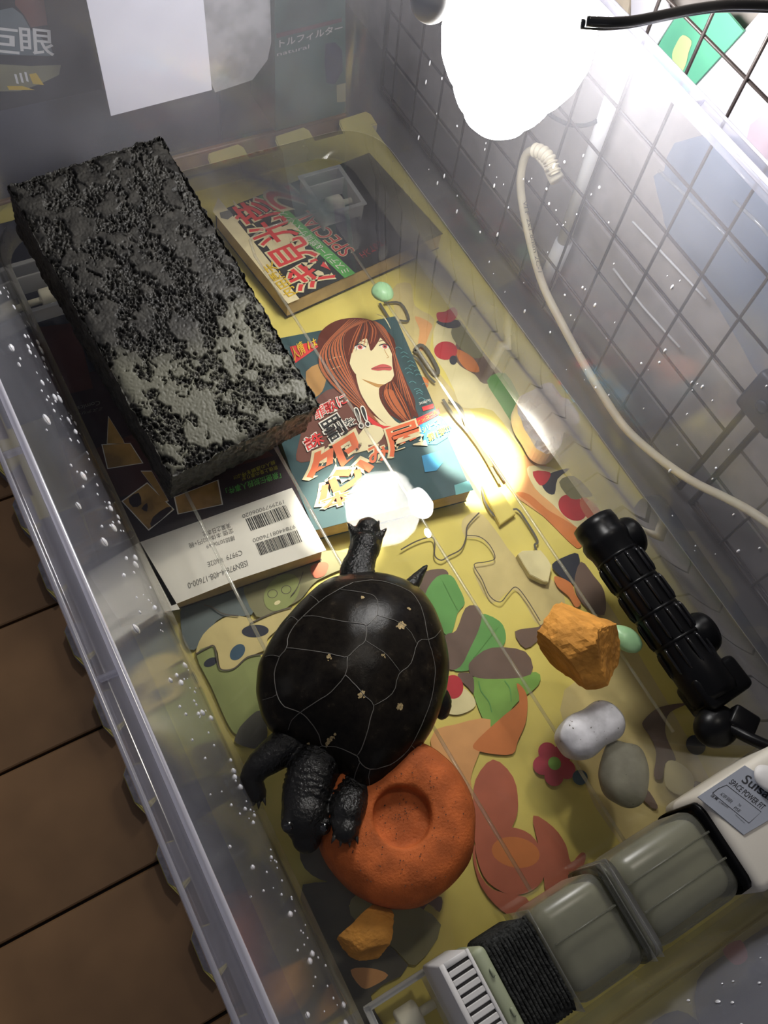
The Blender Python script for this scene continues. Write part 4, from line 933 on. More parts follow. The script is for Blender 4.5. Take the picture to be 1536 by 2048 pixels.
SHELL_OUTLINE = [(0.1311, 0.1573), (0.1387, 0.1551), (0.1466, 0.1523), (0.1553, 0.1464), (0.1613, 0.1406), (0.1665, 0.1339), (0.1691, 0.1270), (0.1698, 0.1148), (0.1675, 0.1015), (0.1640, 0.0905), (0.1597, 0.0811), (0.1524, 0.0717), (0.1419, 0.0619), (0.1333, 0.0555), (0.1232, 0.0503), (0.1096, 0.0452), (0.0950, 0.0417), (0.0847, 0.0411), (0.0800, 0.0446), (0.0773, 0.0535), (0.0731, 0.0667), (0.0659, 0.0784), (0.0599, 0.0865), (0.0547, 0.0945), (0.0538, 0.1040), (0.0568, 0.1178), (0.0642, 0.1310), (0.0744, 0.1392), (0.0849, 0.1462), (0.0999, 0.1530), (0.1152, 0.1583), (0.1242, 0.1592)]
def build_turtle():
    root = empty('turtle', (SHELL_C[0], SHELL_C[1], 0.0))
    tag(root, 'black pond turtle with wet shell, head down towards the clay dish', 'turtle')
    # carapace
    NA, NR = 128, 26
    rad = [dome_r(SHELL_OUTLINE, 2*math.pi*k/NA) for k in range(NA)]
    rad = [(rad[k-1]+2*rad[k]+rad[(k+1) % NA])/4 for k in range(NA)]
    v = [(SHELL_C[0], SHELL_C[1], dome_h(0))]; f = []
    def zz(t, k):
        x = SHELL_C[0]+rad[k]*t*math.cos(2*math.pi*k/NA); y = SHELL_C[1]+rad[k]*t*math.sin(2*math.pi*k/NA)
        q = Vector((x*60, y*60, 0))
        return x, y, dome_h(t)+0.0007*noise.noise(q)*(1-t)
    prof = [(math.sin(i/NR*math.pi/2)) for i in range(1, NR+1)]
    for t in prof:
        for k in range(NA): v.append(zz(t, k))
    for t, dz in ((1.004, -0.0022), (0.97, -0.0035), (0.88, -0.0050)):
        for k in range(NA):
            x, y, z = zz(1, k); a = 2*math.pi*k/NA
            v.append((SHELL_C[0]+rad[k]*t*math.cos(a), SHELL_C[1]+rad[k]*t*math.sin(a), dome_h(1)+dz))
    for k in range(NA): f.append((0, 1+k, 1+(k+1) % NA))
    for i in range(NR+2):
        for k in range(NA):
            a = 1+i*NA+k; b = 1+i*NA+(k+1) % NA; f.append((a, a+NA, b+NA, b))
    rel(root, mesh_obj('carapace', v, f, 'shell', root, True))
    # plastron
    v = []; f = []
    for s, z in ((0.90, 0.0165), (0.86, 0.010), (0.74, 0.0045), (0.55, 0.0035)):
        for k in range(NA): v.append((SHELL_C[0]+rad[k]*s*math.cos(2*math.pi*k/NA), SHELL_C[1]+rad[k]*s*math.sin(2*math.pi*k/NA), z))
    for i in range(3):
        for k in range(NA): f.append((i*NA+k, i*NA+(k+1) % NA, (i+1)*NA+(k+1) % NA, (i+1)*NA+k))
    f.append(tuple(range(3*NA, 4*NA))); f.append(tuple(reversed(range(NA))))
    rel(root, mesh_obj('plastron', v, f, 'shell', root, True))
    # seams between the scutes
    seams = [
     [(0.1287, 0.1444, 0.0414), (0.1191, 0.1433, 0.0440), (0.1058, 0.1419, 0.0426), (0.0912, 0.1376, 0.0410), (0.0832, 0.1329, 0.0409), (0.0782, 0.1259, 0.0433), (0.0731, 0.1237, 0.0418), (0.0669, 0.1171, 0.0396), (0.0635, 0.1066, 0.0393), (0.0641, 0.0988, 0.0404), (0.0695, 0.0919, 0.0430), (0.0722, 0.0854, 0.0414), (0.0736, 0.0779, 0.0375), (0.0735, 0.0731, 0.0332), (0.0788, 0.0687, 0.0379), (0.0852, 0.0590, 0.0422), (0.0855, 0.0557, 0.0414), (0.0890, 0.0505, 0.0390), (0.1005, 0.0481, 0.0342), (0.1098, 0.0495, 0.0328)],
     [(0.1287, 0.1444, 0.0414), (0.1362, 0.1421, 0.0413), (0.1434, 0.1388, 0.0408), (0.1521, 0.1305, 0.0409), (0.1566, 0.1226, 0.0408), (0.1552, 0.1111, 0.0427), (0.1513, 0.1012, 0.0443), (0.1491, 0.0956, 0.0447), (0.1472, 0.0863, 0.0433), (0.1438, 0.0780, 0.0412), (0.1362, 0.0678, 0.0389), (0.1246, 0.0580, 0.0364), (0.1152, 0.0516, 0.0330), (0.1098, 0.0495, 0.0328)],
     [(0.0782, 0.1259, 0.0433), (0.0842, 0.1202, 0.0491), (0.0895, 0.1153, 0.0524), (0.0948, 0.1103, 0.0546), (0.0988, 0.1065, 0.0556), (0.1021, 0.1042, 0.0560), (0.1086, 0.1061, 0.0560), (0.1147, 0.1078, 0.0558), (0.1193, 0.1150, 0.0547), (0.1172, 0.1178, 0.0544), (0.1112, 0.1221, 0.0536), (0.1059, 0.1272, 0.0514), (0.0983, 0.1357, 0.0451), (0.0940, 0.1390, 0.0409)],
     [(0.1193, 0.1150, 0.0547), (0.1282, 0.1184, 0.0530), (0.1329, 0.1254, 0.0504), (0.1333, 0.1305, 0.0485), (0.1279, 0.1360, 0.0470), (0.1191, 0.1433, 0.0440)],
     [(0.1282, 0.1184, 0.0530), (0.1331, 0.1138, 0.0528), (0.1379, 0.1087, 0.0517), (0.1408, 0.1019, 0.0503), (0.1406, 0.0958, 0.0496)],
     [(0.1021, 0.1042, 0.0560), (0.0969, 0.0962, 0.0556), (0.0867, 0.0922, 0.0527), (0.0779, 0.0919, 0.0488), (0.0695, 0.0919, 0.0430)],
     [(0.0969, 0.0962, 0.0556), (0.0993, 0.0885, 0.0553), (0.1008, 0.0819, 0.0549), (0.1028, 0.0759, 0.0535), (0.0980, 0.0704, 0.0518), (0.0902, 0.0620, 0.0471), (0.0852, 0.0590, 0.0422)],
     [(0.1028, 0.0759, 0.0535), (0.1147, 0.0771, 0.0526), (0.1229, 0.0844, 0.0532), (0.1322, 0.0872, 0.0513), (0.1421, 0.0963, 0.0490), (0.1491, 0.0956, 0.0447)],
     [(0.1147, 0.1078, 0.0558), (0.1180, 0.1025, 0.0558), (0.1216, 0.0958, 0.0552), (0.1242, 0.0849, 0.0530)],
     [(0.0890, 0.0505, 0.0390), (0.0872, 0.0478, 0.0359), (0.0864, 0.0444, 0.0309)], [(0.0855, 0.0557, 0.0414), (0.0821, 0.0526, 0.0351), (0.0798, 0.0495, 0.0278)], [(0.0735, 0.0731, 0.0332), (0.0703, 0.0740, 0.0280), (0.0693, 0.0734, 0.0239)],
     [(0.0635, 0.1066, 0.0393), (0.0598, 0.1079, 0.0343), (0.0570, 0.1101, 0.0284)], [(0.0731, 0.1237, 0.0418), (0.0704, 0.1281, 0.0361), (0.0679, 0.1301, 0.0310)], [(0.0912, 0.1376, 0.0410), (0.0904, 0.1437, 0.0337), (0.0871, 0.1432, 0.0321)], [(0.1058, 0.1419, 0.0426), (0.1060, 0.1477, 0.0369), (0.1058, 0.1510, 0.0324)],
     [(0.1152, 0.0516, 0.0330), (0.1185, 0.0495, 0.0260), (0.1227, 0.0508, 0.0250)], [(0.1491, 0.0956, 0.0447), (0.1551, 0.0966, 0.0401), (0.1629, 0.1002, 0.0323)], [(0.0695, 0.0919, 0.0430), (0.0645, 0.0914, 0.0377), (0.0616, 0.0888, 0.0309)]]
    for i, s in enumerate(seams):
        P = smooth_pts(s, 3, False)
        P = [Vector((p.x+0.0003*noise.noise(p*900), p.y+0.0003*noise.noise(p*900+Vector((5, 5, 5))), dome_z(SHELL_OUTLINE, p.x, p.y)+0.0007*noise.noise(Vector((p.x*60, p.y*60, 0)))+0.00012)) for p in P]
        o = tube('scute_seam', P, 0.00027 if i in (0, 5, 6, 2) else 0.0002, 'seam_pale', root, 5); rel(root, o)
    spots = [(0.1371, 0.1073, 0.0520), (0.0988, 0.0837, 0.0549), (0.1151, 0.0704, 0.0498), (0.0785, 0.0733, 0.0398), (0.0939, 0.1085, 0.0548), (0.1197, 0.0961, 0.0555), (0.1271, 0.1321, 0.0490), (0.1481, 0.1155, 0.0471), (0.0679, 0.0770, 0.0267)]
    for i, (s, r) in enumerate(zip(spots, (0.0038, 0.0029, 0.0033, 0.0038, 0.0022, 0.0014, 0.0018, 0.0013, 0.0022))):
        rr = random.Random(40+i); vv = []; ff = []
        for b in range(7):
            cx = s[0]+rr.gauss(0, r*0.33); cy = s[1]+rr.gauss(0, r*0.33); q = r*rr.uniform(0.15, 0.5); k0 = len(vv)
            for k in range(9):
                a = 2*math.pi*k/9; rad_ = q*rr.uniform(0.55, 1.2); x = cx+rad_*math.cos(a); y = cy+rad_*math.sin(a)
                vv.append((x, y, dome_z(SHELL_OUTLINE, x, y)+0.0007*noise.noise(Vector((x*60, y*60, 0)))+0.0002))
            ff.append(tuple(range(k0, k0+9)))
        rel(root, mesh_obj('shell_spot', vv, ff, 'spot_tan', root))
    # body: tapered limbs fused into one surface
    bm = bmesh.new()
    def limb(pts, rads, flat=1.0):
        P = smooth_pts(pts, 4, False); N = len(P); n = len(rads)-1
        rr = []
        for i in range(N):
            t = i/(N-1)*n; a = min(int(t), n-1); rr.append(rads[a]*(1-(t-a))+rads[a+1]*(t-a))
        tube_bm(bm, P, rr, 16, True, flat)
        for p, r in ((P[0], rr[0]), (P[-1], rr[-1])):
            s = bmesh.ops.create_icosphere(bm, subdivisions=3, radius=r*0.98); bmesh.ops.translate(bm, verts=s['verts'], vec=p)
    def blob(c, s, rot=0.0):
        q = bmesh.ops.create_icosphere(bm, subdivisions=4, radius=1)['verts']
        bmesh.ops.scale(bm, verts=q, vec=s); bmesh.ops.rotate(bm, verts=q, cent=(0, 0, 0), matrix=Matrix.Rotation(rot, 3, 'Z')); bmesh.ops.translate(bm, verts=q, vec=c)
    blob((SHELL_C[0], SHELL_C[1], 0.016), (0.040, 0.050, 0.0105), -0.35)
    # neck and head
    n0 = [(0.0819, 0.0754, 0.0200)][0]; n1 = [(0.0653, 0.0647, 0.0210)][0]; n2 = [(0.0571, 0.0561, 0.0210)][0]; n3 = [(0.0518, 0.0477, 0.0210)][0]
    limb([n0, n1, n2, n3], [0.0125, 0.0140, 0.0134, 0.0120], 0.85)
    hd = [(0.0501, 0.0431, 0.0210)][0]; sn = [(0.0476, 0.0377, 0.0180)][0]
    limb([n3, hd, sn], [0.0130, 0.0122, 0.0078], 0.78)
    for e in ([(0.0423, 0.0469, 0.0265)][0], [(0.0565, 0.0386, 0.0265)][0]): blob(e, (0.0046, 0.0050, 0.0036))
    # front left leg (photo left)
    limb([[(0.0712, 0.0865, 0.0160)][0], [(0.0549, 0.0839, 0.0180)][0], [(0.0430, 0.0821, 0.0170)][0]], [0.0110, 0.0098, 0.0078])
    limb([[(0.0430, 0.0821, 0.0170)][0], [(0.0359, 0.0787, 0.0120)][0], [(0.0353, 0.0717, 0.0080)][0]], [0.0078, 0.0062, 0.0056])
    # front right leg, its foot on the clay dish
    limb([[(0.0892, 0.0543, 0.0180)][0], [(0.0778, 0.0451, 0.0220)][0], [(0.0698, 0.0380, 0.0310)][0]], [0.0110, 0.0105, 0.0088])
    limb([[(0.0698, 0.0380, 0.0310)][0], [(0.0662, 0.0327, 0.0335)][0], [(0.0648, 0.0298, 0.0345)][0]], [0.0085, 0.0078, 0.0060], 0.6)
    # hind foot stretched out behind
    limb([[(0.1391, 0.1397, 0.0140)][0], [(0.1416, 0.1568, 0.0130)][0], [(0.1488, 0.1655, 0.0120)][0], [(0.1561, 0.1734, 0.0100)][0]], [0.0125, 0.0112, 0.0092, 0.0092], 0.8)
    limb([[(0.1548, 0.1710, 0.0100)][0], [(0.1605, 0.1792, 0.0080)][0], [(0.1640, 0.1834, 0.0070)][0]], [0.0095, 0.0105, 0.0078], 0.5)
    # other hind foot, tucked
    limb([[(0.1432, 0.0776, 0.0120)][0], [(0.1486, 0.0690, 0.0100)][0], [(0.1472, 0.0628, 0.0060)][0]], [0.010, 0.0068, 0.0042])
    # tail
    limb([[(0.1566, 0.1312, 0.0140)][0], [(0.1670, 0.1361, 0.0140)][0], [(0.1763, 0.1408, 0.0130)][0], [(0.1829, 0.1440, 0.0120)][0]], [0.0075, 0.0050, 0.0028, 0.0012])
    # toes
    toes = []
    def toe(a, b, r0, r1): limb([a, b], [r0, r1])
    for q in (((0.009, 713, 1068), (0.007, 702, 1053)), ((0.009, 724, 1062), (0.007, 722, 1047)), ((0.009, 737, 1060), (0.007, 738, 1045)), ((0.009, 748, 1062), (0.007, 753, 1048)), ((0.009, 756, 1072), (0.007, 765, 1062))): toes.append(q)
    tl = [([(0.1545, 0.1825, 0.0085), (0.1542, 0.1880, 0.0085)], 0.0030), ([(0.1588, 0.1828, 0.0085), (0.1606, 0.1873, 0.0085)], 0.0031), ([(0.1630, 0.1819, 0.0085), (0.1657, 0.1857, 0.0085)], 0.0031), ([(0.1662, 0.1793, 0.0085), (0.1696, 0.1823, 0.0085)], 0.0030), ([(0.1667, 0.1749, 0.0085), (0.1704, 0.1765, 0.0085)], 0.0028),
          ([(0.0339, 0.0731, 0.0075), (0.0314, 0.0709, 0.0075)], 0.0024), ([(0.0351, 0.0713, 0.0075), (0.0329, 0.0684, 0.0075)], 0.0025), ([(0.0367, 0.0704, 0.0075), (0.0349, 0.0671, 0.0075)], 0.0025), ([(0.0383, 0.0708, 0.0075), (0.0377, 0.0676, 0.0075)], 0.0023),
          ([(0.0614, 0.0324, 0.0345), (0.0592, 0.0309, 0.0345)], 0.0025), ([(0.0632, 0.0304, 0.0345), (0.0615, 0.0284, 0.0345)], 0.0026), ([(0.0656, 0.0291, 0.0345), (0.0646, 0.0267, 0.0345)], 0.0026), ([(0.0685, 0.0287, 0.0345), (0.0680, 0.0262, 0.0345)], 0.0025)]
    for (a, b), r in tl: toe(a, b, r, r*0.72)
    me = bpy.data.meshes.new('body'); bm.to_mesh(me); bm.free()
    o = bpy.data.objects.new('body', me); C.objects.link(o)
    md = o.modifiers.new('r', 'REMESH'); md.mode = 'VOXEL'; md.voxel_size = 0.00085
    sm = o.modifiers.new('s', 'SMOOTH'); sm.iterations = 5; sm.factor = 0.5
    dg = bpy.context.evaluated_depsgraph_get(); me2 = bpy.data.meshes.new_from_object(o.evaluated_get(dg))
    bpy.data.objects.remove(o); me2.name = 'body'; me2.materials.clear(); me2.materials.append(MT['turtle_skin'])
    ax = (Vector(n3)-Vector(n0)).normalized()
    nrm = [v_.normal.copy() for v_ in me2.vertices]; new = []
    for v_, nn in zip(me2.vertices, nrm):
        q = v_.co*900; d = 0.00025*noise.noise(q)+0.0002*abs(noise.noise(q*0.45))
        hs = (v_.co-Vector(hd)).length
        if hs < 0.017: d *= 0.15
        s = (v_.co-Vector(n0)).dot(ax); off = ((v_.co-Vector(n0))-ax*s).length
        if 0.004 < s < 0.034 and off < 0.018 and hs > 0.013: d += 0.00030*math.sin(s*2300+7*noise.noise(v_.co*150))
        new.append(v_.co+nn*d)
    for v_, c_ in zip(me2.vertices, new): v_.co = c_
    for p in me2.polygons: p.use_smooth = True
    rel(root, link(bpy.data.objects.new('body', me2), root))
    for e in ([(0.0411, 0.0463, 0.0280)][0], [(0.0566, 0.0373, 0.0280)][0]):
        bm = bmesh.new(); s = bmesh.ops.create_uvsphere(bm, u_segments=16, v_segments=10, radius=0.0029); bmesh.ops.translate(bm, verts=s['verts'], vec=e)
        rel(root, bm_obj('eye', bm, 'eye_black', root, True))
    for (a, b), r in tl:
        a, b = Vector(a), Vector(b); d = (b-a).normalized()
        P = [b-d*0.001, b+d*0.0022+Vector((0, 0, 0.0008)), b+d*0.0046-Vector((0, 0, 0.0004))]
        rel(root, tube('claw', P, [r*0.55, r*0.40, 0.0001], 'claw', root, 7))
    return root
build_turtle()

# ---------------------------------------------------------------- clay dish
dc = (0.0945, 0.0235)
dish = empty('clay_dish', (dc[0], dc[1], 0.0006)); tag(dish, 'round orange terracotta dish with a shallow round well, under the turtle', 'dish')
lathe('dish_body', [(0, 0), (0.0370, 0), (0.0408, 0.0015), (0.0425, 0.006), (0.0420, 0.014), (0.0400, 0.021), (0.0365, 0.0265), (0.0315, 0.0290), (0.0240, 0.0292), (0.0175, 0.0290), (0.0160, 0.0284), (0.0153, 0.0270), (0.0150, 0.0235), (0.0142, 0.0222), (0.0120, 0.0217), (0, 0.0215)], 'terracotta', (0, 0, 0), dish, 72)
b = dish.children[0]
for v in b.data.vertices:
    q = v.co*55; v.co += Vector((v.co.x, v.co.y, 0))*0.035*noise.noise(q)+Vector((0, 0, 0.0006*noise.noise(q*3)))
vv = []; ff = []
for k in range(170):
    a = R.uniform(0, 2*math.pi); r = R.uniform(0.017, 0.036) if R.random() < 0.75 else R.uniform(0, 0.012); s = R.uniform(0.00018, 0.00042)
    z = 0.0222 if r < 0.013 else (0.0297 if r < 0.030 else 0.0297-(r-0.030)*0.42); k0 = len(vv)
    for j in range(5): vv.append((r*math.cos(a)+s*math.cos(j*1.257), r*math.sin(a)+s*math.sin(j*1.257), z+0.0001))
    ff.append(tuple(range(k0, k0+5)))
sp_ = mesh_obj('pores', vv, ff, 'terracotta_speck', dish); sp_['kind'] = 'stuff'

# ---------------------------------------------------------------- stones
def specks(o, n, seed, material, size=0.0004):
    rr = random.Random(seed); me = o.data; vv = []; ff = []
    for _ in range(n):
        p = me.polygons[rr.randrange(len(me.polygons))]
        if p.normal.z < 0.1: continue
        c = p.center+p.normal*0.00012; u = p.normal.orthogonal().normalized(); w_ = p.normal.cross(u); k0 = len(vv); s = size*rr.uniform(0.4, 1.5)
        for j in range(6): vv.append(c+u*math.cos(j*1.047)*s*rr.uniform(0.5, 1.3)+w_*math.sin(j*1.047)*s*rr.uniform(0.5, 1.3))
        ff.append(tuple(range(k0, k0+6)))
    q = mesh_obj('speck', vv, ff, material, o); q['kind'] = 'stuff'
s = rock('ochre_rock', (0.2345, 0.0570, 0.0005), (0.0270, 0.0300, 0.0250), 12, 'ochre', 0.35, 9, 0.10, 0.035); tag(s, 'large ochre orange rock between white stone and green pebble', 'rock')
s = rock('ochre_rock', [(0.0556, -0.0165, 0.0005)][0], (0.0165, 0.0125, 0.0085), 33, 'ochre', -0.2, 8, 0.12, 0.03); tag(s, 'small flat ochre rock chip near the near left caster', 'rock')
s = rock('white_stone', (0.2170, 0.0140, 0.0005), (0.0215, 0.0135, 0.0120), 5, 'white_stone', 0.02, 0, 0.07, 0.0, None, 5, 0.80, 0.16); tag(s, 'smooth white oval stone with small dark specks, below the ochre rock', 'stone'); specks(s, 60, 2, 'stone_speck')
s = rock('grey_stone', (0.2220, -0.0150, 0.0005), (0.0185, 0.0145, 0.0085), 8, 'grey_stone', 0.9, 0, 0.10, 0.0, None, 5, 0.88); tag(s, 'dull grey-beige rounded stone in front of the label on the filter', 'stone'); specks(s, 25, 3, 'stone_speck')
s = rock('green_pebble', [(0.2662, 0.3493, 0.0005)][0], (0.0078, 0.0085, 0.0055), 3, 'green_pebble', 0.2, 0, 0.08); tag(s, 'pale green pebble beside the page edges of the thick paperback', 'pebble')
s = rock('green_pebble', [(0.2735, 0.0494, 0.0005)][0], (0.0075, 0.0105, 0.0055), 4, 'green_pebble', 0.35, 0, 0.08); tag(s, 'pale green pebble between the ochre rock and the black tube', 'pebble')

# ---------------------------------------------------------------- black ribbed heater guard
ht = empty('aquarium_heater', (0.295, 0.06, 0.0)); tag(ht, 'black ribbed tube heater guard lying along the right wall', 'heater')
A = Vector((0.2945, 0.1235, 0.0165)); B = Vector((0.2955, -0.0060, 0.0165)); d = (B-A)
qr = d.to_track_quat('Z', 'X').to_matrix()
Ln = d.length
prof = [(0, 0), (0.0120, 0), (0.0140, 0.001), (0.0146, 0.006), (0.0142, 0.011), (0.0158, 0.014), (0.0158, 0.018), (0.0145, 0.022), (0.0142, 0.030), (0.0142, Ln-0.04), (0.0140, Ln-0.030), (0.0153, Ln-0.022), (0.0155, Ln-0.004), (0.0145, Ln), (0, Ln)]
rel(ht, lathe('guard_core', prof, 'black_plastic', A, ht, 40, qr))
un = d.normalized()
for k in range(4):
    c = A+un*(0.030+k*0.0205)
    for a in range(0, 360, 30):
        ra = math.radians(a+8); off = qr @ Vector((math.cos(ra), math.sin(ra), 0))
        rel(ht, tube('guard_bar', [c+off*0.0141, c+off*0.0150+un*0.003, c+off*0.0150+un*0.0145, c+off*0.0141+un*0.0175], 0.0011, 'black_ribs', ht, 6))
    bm = bmesh.new(); lathe_bm(bm, [(0.0138, -0.0012), (0.0145, -0.0010), (0.0145, 0.0010), (0.0138, 0.0012)], 36, Matrix.Translation(c-un*0.0012) @ qr.to_4x4())
    rel(ht, bm_obj('guard_ring', bm, 'black_plastic', ht, True))
for k, (yy, xx) in enumerate(((0.103, 0.3140), (0.030, 0.3165))):
    rel(ht, lathe('suction_cup_holder', [(0, 0), (0.0125, 0), (0.0135, 0.003), (0.0110, 0.010), (0.008, 0.018), (0, 0.018)], 'black_plastic', (xx, yy, 0.0165), ht, 24, Matrix.Rotation(math.radians(-90), 3, 'Y')))
rel(ht, box('end_block', (0.2990, 0.0000, 0.0150), (0.034, 0.022, 0.026), 'black_plastic', ht, Matrix.Rotation(0.05, 3, 'Z'), 0.004, 3, True))
bm = bmesh.new(); q = bmesh.ops.create_uvsphere(bm, u_segments=28, v_segments=18, radius=0.0128); bmesh.ops.scale(bm, verts=q['verts'], vec=(1.1, 0.95, 0.8)); bmesh.ops.translate(bm, verts=q['verts'], vec=(0.2845, -0.0190, 0.0165))
rel(ht, bm_obj('end_cap', bm, 'black_plastic', ht, True))
rel(ht, box('cable_clip', (0.2960, -0.0240, 0.0230), (0.014, 0.016, 0.010), 'black_plastic', ht, Matrix.Rotation(0.5, 3, 'Z'), 0.002, 2, True))
P = smooth_pts([(0.287, -0.022, 0.022), (0.2905, -0.034, 0.0300), (0.2925, -0.046, 0.0450), (0.2935, -0.055, 0.068), (0.303, -0.068, 0.12), (0.335, -0.09, 0.20), (0.37, -0.13, 0.26)], 5, False)
rel(ht, tube('power_cable', P, 0.0034, 'black_plastic', ht, 10))

# ---------------------------------------------------------------- added dark grey bar standing in for the heater's reflection in the wall
gb = empty('heater_reflection', (0.365, 0.06, -0.03)); tag(gb, 'added dark grey round-ended bar standing in for the heater reflection in the right tub wall', 'reflection')
P = [(0.3705, 0.1325, -0.0298), (0.3700, 0.1300, -0.0298), (0.3695, 0.125, -0.0298), (0.3640, 0.0, -0.0298), (0.3620, -0.03, -0.0298), (0.3618, -0.033, -0.0298)]
rel(gb, tube('reflection_body', P, [0.006, 0.0105, 0.0122, 0.0122, 0.0112, 0.006], 'grey_bar', gb, 28))
for a, b_ in ((0.085, 0.055), (0.030, 0.005)):
    rel(gb, box('reflection_seam', (0.3625, (a+b_)/2, -0.0181), (0.0022, a-b_, 0.001), 'grey_bar', gb, Matrix.Rotation(-0.04, 3, 'Z'), 0.0003, 1))
# crumpled film outside the wall
cr = Print(); base = [(0.3252, 0.2403), (0.3421, 0.2432), (0.3567, 0.2443), (0.3594, 0.2298), (0.3597, 0.2064), (0.3439, 0.2035), (0.3334, 0.1942), (0.3223, 0.1916), (0.3156, 0.1994), (0.3165, 0.2128), (0.3175, 0.2265)]
bmv = []; cx = sum(p[0] for p in base)/len(base); cy = sum(p[1] for p in base)/len(base); NA = 44; NRr = 14
ol = smooth_pts([(p[0], p[1], 0) for p in base], 4); vv = [(cx, cy, -0.014)]; ff = []
for i in range(1, NRr+1):
    for k in range(NA):
        p = ol[int(k*len(ol)/NA)]; t = i/NRr; x = cx+(p.x-cx)*t; y = cy+(p.y-cy)*t
        vv.append((x, y, -0.0235+0.0040*abs(noise.fractal(Vector((x*110, y*60, 2)), 0.9, 2.0, 3))*1.6+0.0045*(1-t)))
for k in range(NA): ff.append((0, 1+k, 1+(k+1) % NA))
for i in range(NRr-1):
    for k in range(NA): a = 1+i*NA+k; b_ = 1+i*NA+(k+1) % NA; ff.append((a, a+NA, b_+NA, b_))
k0 = len(vv)
for k in range(NA): x, y, z = vv[1+(NRr-1)*NA+k]; vv.append((x, y, ZM+0.004))
for k in range(NA): a = 1+(NRr-1)*NA+k; b_ = 1+(NRr-1)*NA+(k+1) % NA; ff.append((a, k0+k, k0+(k+1) % NA, b_))
tw = mesh_obj('crumpled_wrapper', vv, ff, 'towel', None, False); tag(tw, 'crumpled white and pink plastic wrapper just under the tub, right side', 'wrapper')
specks(tw, 30, 9, 'p_brown', 0.0007)

# ---------------------------------------------------------------- filter lying along the near end
ft = empty('aquarium_filter', (0.17, -0.065, 0.0)); tag(ft, 'long clear box filter with black sponge and white motor along the near end', 'filter')
def seg(name, x0, x1, y0, y1, z0, z1, m, bev=0.006, sg=5):
    return rel(ft, box(name, ((x0+x1)/2, (y0+y1)/2, (z0+z1)/2), (x1-x0, y1-y0, z1-z0), m, ft, None, bev, sg, True))
YA, YB, ZT = -0.0905, -0.0435, 0.050
seg('filter_case', 0.1215, 0.1655, YA, YB, 0.004, ZT, 'filter_plastic', 0.009)
seg('filter_case', 0.1690, 0.2300, YA, YB, 0.004, ZT, 'filter_plastic', 0.011)
seg('filter_media', 0.1235, 0.1640, YA+0.004, YB-0.003, 0.008, ZT-0.004, 'filter_media', 0.009)
seg('filter_media', 0.1710, 0.2270, YA+0.004, YB-0.003, 0.008, ZT-0.004, 'filter_media', 0.009)
seg('joint_collar', 0.1640, 0.1705, YA-0.0006, YB+0.0006, 0.004, ZT+0.0006, 'filter_plastic', 0.008)
for x in (0.1655, 0.1695): seg('collar_edge', x-0.0003, x+0.0003, YA-0.0010, YB+0.0010, 0.004, ZT+0.0010, 'rib_plastic', 0.0002, 1)
for x in (0.1225,): seg('collar_edge', x-0.0003, x+0.0003, YA-0.0006, YB+0.0006, 0.004, ZT+0.0006, 'rib_plastic', 0.0002, 1)
for (xa, xb, yy) in ((0.126, 0.162, -0.062), (0.173, 0.226, -0.058), (0.173, 0.226, -0.072)):
    seg('case_ridge', xa, xb, yy-0.0005, yy+0.0005, ZT-0.0012, ZT+0.0003, 'filter_plastic', 0.0002, 1)
# sponge with its lengthwise ribs
sx0, sx1 = 0.0960, 0.1215
seg('sponge_core', sx0, sx1, YA+0.001, YB-0.001, 0.004, ZT-0.0025, 'sponge', 0.004, 3)
nr = 13
for k in range(nr):
    x = sx0+(k+0.5)*(sx1-sx0)/nr
    P = []
    for j in range(11):
        y = YB-0.0018+(YA-YB+0.0036)*j/10
        P.append((x+0.0004*noise.noise(Vector((k*3.1, j*0.9, 0))), y, ZT-0.0020-(0.004 if j in (0, 10) else 0)))
    rel(ft, tube('sponge_rib', P, 0.00105, 'sponge', ft, 6, 1.3))
seg('clear_neck', 0.0885, 0.0960, YA+0.001, YB-0.001, 0.004, ZT, 'filter_olive', 0.003, 3)
for yy in (-0.055, -0.073): seg('neck_clip', 0.0925, 0.0940, yy-0.0035, yy+0.0005, ZT, ZT+0.0014, 'filter_olive', 0.0005, 2)
# white grille end
seg('end_box', 0.0725, 0.0885, YA-0.001, YB+0.001, 0.004, ZT-0.001, 'grille_white', 0.0015, 2)
GZ = ZT-0.001
seg('grille_recess', 0.0752, 0.0868, YA+0.0040, YB-0.0018, GZ, GZ+0.0002, 'grille_gap', 0.0, 1)
seg('grille_frame', 0.0725, 0.0752, YA-0.001, YB+0.001, GZ, GZ+0.0018, 'grille_white', 0.0003, 1)
seg('grille_frame', 0.0868, 0.0885, YA-0.001, YB+0.001, GZ, GZ+0.0018, 'grille_white', 0.0003, 1)
seg('grille_frame', 0.0752, 0.0868, YB-0.0018, YB+0.001, GZ, GZ+0.0018, 'grille_white', 0.0003, 1)
seg('grille_frame', 0.0752, 0.0868, YA-0.001, YA+0.0040, GZ, GZ+0.0018, 'grille_white', 0.0003, 1)
sl = None
for k in range(9):
    y = YB-0.0018-0.0028-k*0.00400
    if sl is None: sl = box('grille_slat', (0, 0, 0), (0.0116, 0.0026, 0.0014), 'grille_white', ft, None, 0.0003, 1)
    else:
        sl = sl.copy(); C.objects.link(sl)
    sl.location = (0.0810-0.17, y+0.065, GZ+0.0009)
